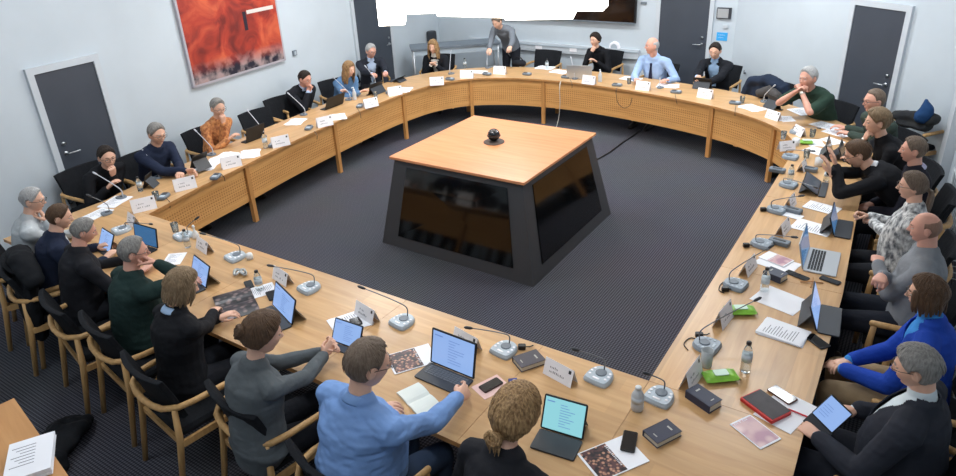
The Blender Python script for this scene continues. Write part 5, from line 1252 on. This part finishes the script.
# cables hanging over the inner edge
cable('black cable looping down the far front panel below the tie', [(617, 88, .75), (616, 92, .74), (616.5, 96, .71), (618, 103, .60), (624, 108, .55), (630, 105, .60), (632, 98, .71)], rr=.004)
cable('white cable hanging from the far table down to the carpet', [(561, 81, .75), (560, 84, .73), (559.5, 90, .66), (560, 102, .45), (559, 116, .2), (556, 128, .012), (553, 129, .012)], mat('white_cable', (206, 206, 200), .5), rr=.005)
for i, (l, p) in enumerate((('black cable over the inner edge before the person at the left door', [(164, 196, .75), (168, 200, .745), (170, 203, .72), (170, 209, .64)]), ('black cable over the inner edge before the orange blouse', [(220, 173, .75), (224, 177, .745), (225, 181, .70)]),
    ('black cable over the inner edge before the clasped hands', [(314, 131, .75), (317, 135, .745), (317, 139, .70)]), ('black cable over the inner edge before the denim jacket', [(357, 108, .75), (360, 113, .745), (361, 118, .69)]),
    ('black cable over the inner edge before the far laptop', [(570, 79, .75), (572, 84, .745), (572, 88, .69)]), ('black cable over the inner edge below the black suit name plate', [(675, 94, .75), (676, 99, .745), (677, 104, .69)]),
    ('black cable over the inner edge at the far right curve', [(736, 105, .75), (735, 112, .745), (735, 116, .69)]), ('black cable lying on the right table behind the near microphone', [(700, 340, .735), (690, 338, .735), (684, 344, .735), (688, 350, .735)]),
    ('black cable beside the microphone unit of the green wipes pack', [(727, 280, .735), (721, 284, .735), (719, 290, .735), (724, 293, .735)]))): cable(l, p)
for l, u, v in (('black plug block behind the long-necked microphone at the near right', 699, 337), ('black plug block behind the microphone by the green wipes pack', 725, 291), ('black plug block beside the microphone level with the silver laptop', 746, 247), ('black plug block beside the microphone opposite the patterned blouse', 763, 211), ('black plug block right of the microphone before the blue shirt', 522, 349)):
    tag(MB().rbox((0, 0, .016), (.05, .035, .032), .010, top=.004).loft([(.02, 0, .016), (.05, .01, .01), (.07, .03, .006)], [.004]*3, 6, ref=(0, 0, 1)).build('plug_block', M_black, loc=spot(u, v), rz=.5), l, 'plug')
# lap tablet of the suited person
p_, a_, L_ = pair(811, 413, 832, 434, .74)
lt = thing('tablet_computer', 'tablet with blue screen and grey folio on the lap of the suited person', 'tablet', (0, 0, 0)); A3, B3, C3 = at(811, 413, .78), at(832, 434, .74), at(829, 391, .90)
ex = unit(B3-A3); ey = unit((C3-A3)-((C3-A3)@ex)*ex); ez = np.cross(ex, ey); w_, h_ = float(np.linalg.norm(B3-A3)), float(abs((C3-A3)@ey)); Rm = np.stack([ex, ey, ez], 1)
lt.matrix_world = Matrix(((Rm[0, 0], Rm[0, 1], Rm[0, 2], A3[0]), (Rm[1, 0], Rm[1, 1], Rm[1, 2], A3[1]), (Rm[2, 0], Rm[2, 1], Rm[2, 2], A3[2]), (0, 0, 0, 1)))
sg_ = 1 if ez[2] > 0 else -1
MB().rbox((w_/2, h_/2, 0), (w_, h_, .010), .012, top=.002).build('case', M_black, lt); s_ = MB().box((w_/2, h_/2, sg_*.0055), (w_*.92, h_*.90, .001), 0)
for q in range(5): s_.box((w_*.30, h_*(.25+.1*q), sg_*.0063), (w_*.3*(1+.3*(q % 2)), h_*.02, .0005), 1)
s_.build('screen', [M_scr, M_scrline], lt); MB().box((w_/2, -.05, -.004), (w_, .10, .006)).build('folio', M_dgrey, lt)

for l, u, v, dg, n in (('white papers in front of the short-haired person in black, right row', 832, 141, 50, 2), ('small white notes between glasses at the far end of the right row', 815, 143, 20, 2), ('white printed sheets near the coat at the far right curve', 786, 119, 30, 3)): sheet_stack(l, u, v, dg, n, .16, .22, fan=16)
for l, u, v in (('white mug beside the lime green pack at the far right', 795, 146), ('white mug near the raised hands', 818, 166)):
    r_ = thing('mug', l, 'mug', spot(u, v), 1.0); MB().lathe([(.03, 0), (.036, .01), (.038, .085), (.034, .085), (.032, .012), (.002, .01)], 18).build('cup_body', mat('white_glaze', (222, 224, 226), .2), r_, smooth=True); MB().loft([(.036, 0, .07), (.06, 0, .065), (.062, 0, .03), (.036, 0, .022)], [.005]*4, 8, ref=(0, 1, 0)).build('mug_handle', mat('white_glaze', (222, 224, 226), .2), r_, smooth=True)
nameplate('white name plate beyond the lime green pack, far right inner edge', 786, 150, 40, w=.18)
# ------------------------------------------------------------------ furniture, walls, coats, lamp
P['F2'] = person('standing person in a grey shirt leaning on the far table with one hand', (497, 22), 178, lean=30, sc=.98, hair=('short', 'greybrown'), look=(0, 30), mats=fabric('grey_shirt', (112, 118, 126)), stand=True, hands={'R': (484, 69, .78, 'rest', (0, 0, -1)), 'L': (509, 60, .95, 'rest', (0, 0, -1))}, bottom=(40, 42, 50))
for l, u, v, dg in (('empty black-backed armchair right beside the person in the orange blouse', 266, 118, -92), ('empty black-backed armchair directly left of the person with clasped hands', 289, 104, -96), ('empty black-backed armchair at the far side beside the bag', 542, 57, 180), ('black-backed armchair covered by a dark coat at the far right', 767, 90, 158)):
    q = at(u, v, .80); a = math.radians(dg); chair_at(' '.join(l.split()[:16]), q[0], q[1], a)
c_ = at(916, 130, .60); chair_at('oak armchair against the far right wall with clothes piled on it', c_[0], c_[1], math.radians(140))
q = at(24, 268, .80); chair_at('armchair under a black coat at the left end of the near row', q[0]+.02, q[1]+.18, math.radians(-14))
def cloth(name, label, cat, blobs, m, seed=1, vox=.016, amp=.02, loc=(0, 0, 0), rz=0.0, crease=9):
    mb = MB()
    for b in blobs: mb.loft(b[0], b[1], 12, ref=b[2] if len(b) > 2 else (0, 0, 1))
    V, F = merge(mb, vox, 2); N_ = normals(V, F); V = V+N_*((vnoise(V, crease, seed)*.6+vnoise(V, crease*2.3, seed+2)*.4)*amp)[:, None]
    o = MB().add(V, F).build(name, m, loc=loc, rz=rz, smooth=True); return tag(o, label, cat)
q = at(767, 86, .88); cloth('coat', 'dark navy coat draped over the empty chair back at the far right', 'coat', [([(-.30, 0, -.16), (-.24, 0, .02), (0, 0, .09), (.24, 0, .02), (.32, 0, -.20)], [(.07, .09), (.08, .10), (.08, .11), (.08, .11), (.06, .09)], (0, 1, 0)), ([(0, -.02, -.3), (0, 0, 0)], [(.26, .09), (.24, .08)], (0, 1, 0))], fabric('coat_navy', (34, 44, 62)), 3, loc=q, rz=math.radians(-22))
cloth('scarf', 'grey-brown garment bundled under the coat at the far right', 'garment', [([(-.12, 0, 0), (0, .02, .05), (.14, 0, 0)], [.06, .08, .06])], fabric('garment_brown', (74, 72, 72)), 5, loc=at(768, 95, .80), rz=math.radians(-20))
q = at(918, 120, .78); cloth('coat_pile', 'pile of dark clothes on the chair by the far right wall', 'clothes', [([(-.26, 0, 0), (-.05, .02, .02), (.16, .0, .04)], [(.09, .06), (.11, .07), (.09, .08)]), ([(-.18, 0, -.06), (.12, 0, -.06)], [(.10, .05), (.10, .05)])], mat('dark_olive_clothes', (44, 46, 46), .9, rgb2=(26, 28, 34), vscale=8, var=.1, bump=.2), 7, loc=q, rz=math.radians(-30))
cloth('jacket', 'blue hooded jacket on top of the clothes pile at the far right', 'jacket', [([(0, 0, 0), (.02, .01, .10), (.0, .02, .17)], [.10, .075, .03])], fabric('petrol_blue', (34, 66, 108)), 8, loc=at(923, 116, .86))
q = at(22, 262, .90); cloth('coat', 'black coat hanging over the chair at the left end of the near row', 'coat', [([(-.26, .02, -.10), (-.15, .0, .02), (.1, -.0, .05), (.27, .02, -.08)], [(.07, .08), (.08, .10), (.08, .10), (.06, .08)], (0, 1, 0)), ([(0.02, -.06, -.62), (0.0, -.05, -.3), (0, 0, .0)], [(.20, .07), (.25, .08), (.24, .08)], (0, 1, 0))], fabric('coat_black', (26, 28, 32)), 9, loc=q, rz=math.radians(-16))
q = at(48, 452, .05); cloth('coat', 'crumpled black coat lying on the carpet beside the low cabinet', 'coat', [([(-.24, .22, 0), (-.05, .1, .04), (.12, -.05, .05), (.30, -.25, .02)], [(.12, .05), (.15, .07), (.14, .07), (.11, .05)]), ([(-.02, .05, .02), (.2, .04, .03), (.32, -.1, .02)], [.06, .07, .05])], fabric('coat_black', (26, 28, 32)), 11, amp=.04, loc=q, rz=math.radians(-20))
# low cabinet at the bottom left with papers on it; a pale partition behind it
A_, B_ = at(14, 398, .80), at(70, 478, .80); d_ = unit((B_-A_)[:2]); n_ = np.array([-d_[1], d_[0]]); n_ = n_ if n_[0] < 0 else -n_; ln = 1.5
ctr = A_[:2]+d_*ln/2+n_*.225
cb = thing('low_cabinet', 'low beech cabinet at the bottom left edge with a stack of paper', 'cabinet', (ctr[0], ctr[1], 0), math.atan2(d_[1], d_[0]))
MB().box((0, 0, .785), (ln, .45, .03)).build('worktop', wood('cabinet_top', (200, 150, 98), (184, 134, 84), 1.0, .4, axis=0), cb); MB().box((0, 0, .40), (ln-.03, .42, .74)).build('carcass', M_trim, cb); MB().box((0, 0, .015), (ln-.06, .38, .03)).build('plinth', M_black, cb)
for sx in (-1, 1):
    for sd in (1, -1):
        dr = MB().box((sx*(ln/4-.005), sd*.216, .40), (ln/2-.04, .016, .70)).build('door', M_trim, cb); MB().loft([(sx*.06, sd*.235, .55), (sx*.06, sd*.235, .65)], [.006]*2, 8, ref=(1, 0, 0)).build('handle', M_steel, dr, smooth=True)
q = at(32, 462, .80); ps = MB()
for i in range(14): ps.box((rnd.uniform(-.003, .003), rnd.uniform(-.003, .003), .0015+.003*i), (.21, .297, .0028), 0, R=rotz(rnd.uniform(-.02, .02)))
for i in range(7): ps.box((-.03+.01*(i % 3), .09-.025*i, .0425), (.11-.02*(i % 3), .004, .0004), 1)
tag(ps.build('paper_stack', [M_paper, M_ink], loc=(q[0], q[1], .801), rz=math.radians(60)), 'stack of white printed paper on the low cabinet', 'paper')
# wall fittings
def on(p0, p1, u, v): (x, y, z), a = wall_thing(u, v, p0, p1); return (x, y, z), a
# painting on the left wall
a0_, zb = on_wall(192.6, 90, WL0, WL1); a1_, zb2 = on_wall(283.3, 57.7, WL0, WL1); e_ = unit(WL1-WL0); zb = (zb+zb2)/2; wd = a1_-a0_; ht = 1.35
pq = WL0+e_*a0_; pt = thing('painting', 'large abstract painting in red, orange and black on the left wall', 'painting', (pq[0], pq[1], zb), math.atan2(e_[1], e_[0]))
m = mat('abstract_canvas', (180, 64, 44), .6); N, L, b = nodes_of(m); tc = N.new('ShaderNodeTexCoord'); sp = N.new('ShaderNodeSeparateXYZ'); L.new(tc.outputs['Object'], sp.inputs['Vector'])
n1 = N.new('ShaderNodeTexNoise'); n1.inputs['Scale'].default_value = 2.6; n1.inputs['Detail'].default_value = 8; n1.inputs['Distortion'].default_value = 1.2; L.new(tc.outputs['Object'], n1.inputs['Vector'])
c1 = N.new('ShaderNodeValToRGB'); c1.color_ramp.elements[0].position = .34; c1.color_ramp.elements[0].color = lin((112, 34, 28)); c1.color_ramp.elements[1].position = .66; c1.color_ramp.elements[1].color = lin((200, 92, 60)); el_ = c1.color_ramp.elements.new(.5); el_.color = lin((172, 58, 40)); L.new(n1.outputs['Fac'], c1.inputs['Fac'])
n2 = N.new('ShaderNodeTexNoise'); n2.inputs['Scale'].default_value = 7; n2.inputs['Detail'].default_value = 6; L.new(tc.outputs['Object'], n2.inputs['Vector'])
c2 = N.new('ShaderNodeValToRGB'); c2.color_ramp.elements[0].position = .4; c2.color_ramp.elements[0].color = lin((30, 28, 44)); c2.color_ramp.elements[1].position = .62; c2.color_ramp.elements[1].color = lin((166, 150, 150)); L.new(n2.outputs['Fac'], c2.inputs['Fac'])
mr = N.new('ShaderNodeMapRange'); mr.inputs['From Min'].default_value = .10; mr.inputs['From Max'].default_value = .30; L.new(sp.outputs['Z'], mr.inputs['Value'])
ad = N.new('ShaderNodeMath'); ad.operation = 'ADD'; mm = N.new('ShaderNodeMath'); mm.operation = 'MULTIPLY_ADD'; mm.inputs[1].default_value = .8; mm.inputs[2].default_value = -.4; L.new(n2.outputs['Fac'], mm.inputs[0]); L.new(mr.outputs[0], ad.inputs[0]); L.new(mm.outputs[0], ad.inputs[1]); ad.use_clamp = True
mx = N.new('ShaderNodeMix'); mx.data_type = 'RGBA'; L.new(ad.outputs[0], mx.inputs['Factor']); L.new(c2.outputs['Color'], mx.inputs[6]); L.new(c1.outputs['Color'], mx.inputs[7]); L.new(mx.outputs[2], b.inputs['Base Color'])
MB().box((wd/2, -.030, ht/2), (wd-.05, .030, ht-.05)).box((wd*.80, -.046, ht*.58), (wd*.30, .004, .05), 1).box((wd*.62, -.046, ht*.50), (.06, .004, .25), 2).build('canvas', [m, mat('white_stroke', (214, 206, 200), .6), mat('dark_stroke', (40, 30, 44), .6)], pt)
f_ = MB(); [f_.box(c, d) for c, d in (((wd/2, -.022, .01), (wd, .044, .03)), ((wd/2, -.022, ht-.01), (wd, .044, .03)), ((.01, -.022, ht/2), (.03, .044, ht)), ((wd-.01, -.022, ht/2), (.03, .044, ht)))]; f_.build('frame', mat('silver_grey_frame', (176, 172, 180), .4), pt)
(x, y, z), a = on(WL0, WL1, 294, 53); t_ = thing('wall_switch', 'small grey switch box on the left wall beside the painting', 'switch', (x, y, z), a); MB().box((0, -.012, 0), (.08, .024, .08)).build('plate', M_mgrey, t_); MB().box((0, -.027, 0), (.04, .008, .05)).build('rocker', M_lgrey, t_)
# wall screen, whiteboard strip, cable trunking on the far wall
s0_, z0_ = on_wall(575, 21, WL1, WF1); s1_, z1_ = on_wall(637, 22.5, WL1, WF1); e_ = unit(WF1-WL1)
x0s, _ = on_wall(500, 21, WL1, WF1); q = WL1+e_*x0s; w_ = s1_-x0s
tv = thing('wall_screen', 'large black wall-mounted screen on the far wall behind the lamp', 'screen', (q[0], q[1], (z0_+z1_)/2), math.atan2(e_[1], e_[0]))
MB().rbox((0, 0, 0), (w_, w_*.57, .06), .02, R=rotx(math.pi/2), top=.006).build('housing', M_black, tv).location = (w_/2, -.06, w_*.285); MB().box((w_/2, -.092, w_*.285), (w_-.04, .003, w_*.57-.04)).build('display', mat('dark_display', (14, 14, 16), .1, rgb2=(36, 22, 14), vscale=3, var=.1), tv)
MB().box((w_/2, -.095, .014), (w_, .006, .02)).build('lower_bezel', M_mgrey, tv)
r0_, zr = on_wall(470, 41, WL1, WF1); r1_, zr2 = on_wall(640, 52, WL1, WF1); q = WL1+e_*r0_; tr = thing('cable_trunking', 'white cable trunking running along the far wall', 'trunking', (q[0], q[1], zr2), math.atan2(e_[1], e_[0]))
MB().box(((r1_-r0_)/2, -.03, -.04), (r1_-r0_, .06, .16)).build('channel', M_trim, tr); MB().box(((r1_-r0_)/2, -.066, .0), (r1_-r0_, .012, .02)).build('lid_strip', M_lgrey, tr)
for k in range(3): MB().box(((r1_-r0_)*(.45+.2*k), -.064, -.04), (.14, .008, .07)).build('socket', M_white, tr)
(x, y, z), a = on(WL1, WF1, 615, 47); t_ = thing('wall_speaker', 'round white fitting on the far wall between the chin-in-hand person and the tie', 'wall fitting', (x, y, z), a); MB().lathe([(.10, 0), (.10, .03), (.08, .045)], 20, R=rotx(math.pi/2)).build('housing', M_white, t_, smooth=False); MB().lathe([(.06, .045), (.06, .05)], 16, R=rotx(math.pi/2)).build('grille', M_lgrey, t_)
(x, y, z), a = on(WL1, WF1, 644, 3); tag(MB().box((0, -.012, 0), (.10, .024, .04)).build('wall_sensor', M_mgrey, loc=(x, y, z), rz=a), 'small grey sensor left of the far door', 'sensor')
(x, y, z), a = on(WL1, WF1, 724.5, 13); t_ = thing('intercom_panel', 'silver intercom panel on the wall right of the far door', 'intercom', (x, y, z), a); MB().rbox((0, -.02, 0), (.20, .16, .04), .012, R=None, top=.002).build('housing', M_dgrey, t_).scale = (1, 1, 1)
t_.children[0].data.transform(Matrix.Identity(4)); bpy.data.objects.remove(t_.children[0]); MB().box((0, -.02, 0), (.22, .04, .17)).build('housing', M_dgrey, t_); MB().box((-.012, -.043, 0), (.17, .008, .14)).build('front_plate', mat('silver_plate', (168, 170, 172), .35), t_)
(x, y, z), a = on(WL1, WF1, 725.5, 26.5); tag(MB().box((0, -.012, 0), (.08, .024, .05)).build('wall_switch', M_trim, loc=(x, y, z), rz=a), 'small white switch above the blue notice', 'switch')
(x, y, z), a = on(WL1, WF1, 722, 36.5); n3 = MB().box((0, -.004, 0), (.17, .008, .13), 0); scribble(n3, .17, .13, [(.02, .012, -.06, .05), (-.02, .010, -.06, .04)], 1, np.eye(3), (0, -.0085, 0), 3)
tag(n3.build('blue_notice', [mat('blue_notice_paper', (60, 168, 232), .5), M_white], loc=(x, y, z), rz=a), 'small bright blue notice on the wall right of the far door', 'notice')
(x, y, z), a = on(WF1, WR0, 745.5, 73); tag(MB().lathe([(.012, 0), (.012, .03)], 8, R=rotx(math.pi/2)).loft([(0, -.03, 0), (.02, -.05, .05)], [.006, .006], 6).build('wall_hook', M_dgrey, loc=(x, y, z), rz=a), 'small dark hook on the wall above the coat', 'hook')
# grey metal trolley behind the black blazer
p0_, p1_ = at(411, 49, .95), at(500, 42, .95); q = (p0_+p1_)/2; a = math.atan2((p1_-p0_)[1], (p1_-p0_)[0]); wl = float(np.linalg.norm(p1_-p0_)); wl = min(wl, 1.7)
gt = thing('metal_side_table', 'grey metal side table against the far wall behind the black blazer', 'side table', (q[0], q[1]-.0, 0), a)
MB().box((0, .22, .93), (wl, .5, .04)).build('tabletop', M_mgrey, gt); MB().box((0, .22, .86), (wl-.06, .46, .10)).build('drawer_body', M_lgrey, gt)
for sx in (-1, 1):
    for y_ in (0.0, .44): MB().loft([(sx*(wl/2-.04), y_, 0), (sx*(wl/2-.04), y_, .91)], [.018]*2, 8, ref=(0, 1, 0), cap=False).build('leg', M_alu, gt, smooth=True)
MB().box((0, .22, .25), (wl-.1, .42, .02)).build('shelf', M_mgrey, gt)
tag(MB().lathe([(.10, 0), (.10, 1.0), (.08, 1.02)], 16).build('column_stand', M_dgrey, loc=(at(480, 66, .0)[0]-.1, 5.1, 0)), 'slim dark loudspeaker column between the side table and the standing person', 'loudspeaker')
# wire racks along the right wall
M_wire = mat('white_wire', (178, 186, 190), .4)
def rack(label, u, v, z, deg, w=.7, h=.75, d=.3):
    q = at(u, v, z); r = thing('wire_rack', label, 'rack', (q[0], q[1], 0), math.radians(deg))
    for x_ in (0, w):
        for y_ in (0, d): MB().loft([(x_, y_, 0), (x_, y_, h)], [.012]*2, 8, ref=(1, 0, 0), cap=False).build('post', M_wire, r, smooth=True)
    for k, zz in enumerate((.12, h*.5, h-.02)):
        s = MB()
        for y_ in (0, d): s.loft([(0, y_, zz), (w, y_, zz)], [.008]*2, 6, ref=(0, 0, 1))
        for i in range(9): s.loft([(w*i/8, 0, zz), (w*i/8, d, zz)], [.005]*2, 5, ref=(0, 0, 1))
        s.build('wire_shelf', M_wire, r, smooth=True)
    s = MB()
    for i in range(1, 10): s.loft([(w*i/10, d, .1), (w*i/10, d, h)], [.005]*2, 5, ref=(1, 0, 0)); s.loft([(w*i/10, 0, .1), (w*i/10, 0, h)], [.005]*2, 5, ref=(1, 0, 0))
    s.build('side_wires', M_wire, r, smooth=True)
rack('white wire rack by the right wall behind the ponytail', 936, 240, 0.02, -86, 1.0, .80, .28)
rack('white wire rack by the right wall beside the brown bob', 944, 345, .02, -86, .9, .70, .22)
# pendant lamp: a cluster of luminous rectangular shades over the pedestal
M_glow = mat('lamp_shade_glow', (255, 252, 246), .5, emit=(255, 250, 240), es=7.0); M_under = mat('lamp_underside_bounce_tint', (255, 240, 226), .5, emit=(255, 236, 216), es=3.2)  # lamp underside glows; its warm tint paints in light bounced off the wood below
pl = thing('pendant_lamp', 'large pendant lamp of bright white rectangular shades above the pedestal', 'lamp', (0, 0, 0))
def shade(u0, v0, u1, v1, zb, d=.5, h=.42):
    a_, b_ = at(u0, v0, zb), at(u1, v1, zb); c = (a_+b_)/2; dd = b_-a_; an = math.atan2(dd[1], dd[0]); L = float(np.linalg.norm(dd)); n = np.array([-math.sin(an), math.cos(an), 0])
    s = MB(); cc = c+n*d/2; s.box((0, 0, 0), (L, d, h), 0); s.box((0, 0, -h/2-.001), (L*.98, d*.98, .004), 1)
    o = s.build('lamp_shade', [M_glow, M_under], pl, loc=(cc[0], cc[1], zb+h/2), rz=an); return cc
cs = [shade(379, 26, 405, 24.5, 2.2, .35), shade(407, 14, 441, 13, 2.25, .4), shade(437, 16, 512, 18, 2.22, .45), shade(505, 20, 573, 19, 2.2, .45), shade(574, 11, 603, 11, 2.28, .35)]
MB().box((0, 0, 0), (2.2, .08, .06)).build('carrier_beam', M_alu, pl, loc=((cs[0][0]+cs[4][0])/2, (cs[0][1]+cs[4][1])/2, 2.78), rz=math.atan2(cs[4][1]-cs[0][1], cs[4][0]-cs[0][0]))
for c in (cs[1], cs[3]): MB().loft([(c[0], c[1], 2.6), (c[0], c[1], CEIL)], [.006]*2, 6, ref=(1, 0, 0), cap=False).build('suspension_rod', M_alu, pl)
# ------------------------------------------------------------------ lights
def area(name, loc, size, power, col=(1, 1, 1), rot=(0, 0, 0)):
    l = bpy.data.lights.new(name, 'AREA'); l.shape = 'RECTANGLE'; l.size, l.size_y = size; l.energy = power; l.color = col
    o = bpy.data.objects.new(name, l); COL.objects.link(o); o.location = loc; o.rotation_euler = rot
    return o
for (x, y, pw) in ((-1.9, 3.4, 52), (1.2, 3.4, 52), (-2.6, 0.6, 44), (2.6, 1.4, 40), (-2.2, -2.4, 26), (1.2, -2.9, 19), (-0.8, -5.0, 12), (2.9, -5.0, 12)):
    t = thing('ceiling_light', 'flush square ceiling light panel', 'ceiling light', (x, y, CEIL-0.03), 0, 'flush ceiling light panels')
    MB().box((0, 0, 0.01), (1.24, 0.64, 0.04)).build('light_frame', M_trim, t)
    MB().box((0, 0, -0.012), (1.18, 0.58, 0.004)).build('light_diffuser', mat('light_panel', (255, 255, 255), 0.5, emit=(240, 246, 255), es=3.0), t)
    area('ceiling_lamp_light', (x, y, CEIL-0.06), (1.15, 0.55), pw, (0.93, 0.97, 1.0))
w = bpy.data.worlds.new('world'); S.world = w; w.use_nodes = True
w.node_tree.nodes['Background'].inputs[0].default_value = (0.6, 0.7, 0.85, 1); w.node_tree.nodes['Background'].inputs[1].default_value = 0.3
S.view_settings.view_transform = 'Standard'; S.view_settings.look = 'None'; S.view_settings.gamma = 1; S.view_settings.use_curve_mapping = False
S.view_settings.exposure = 0.60
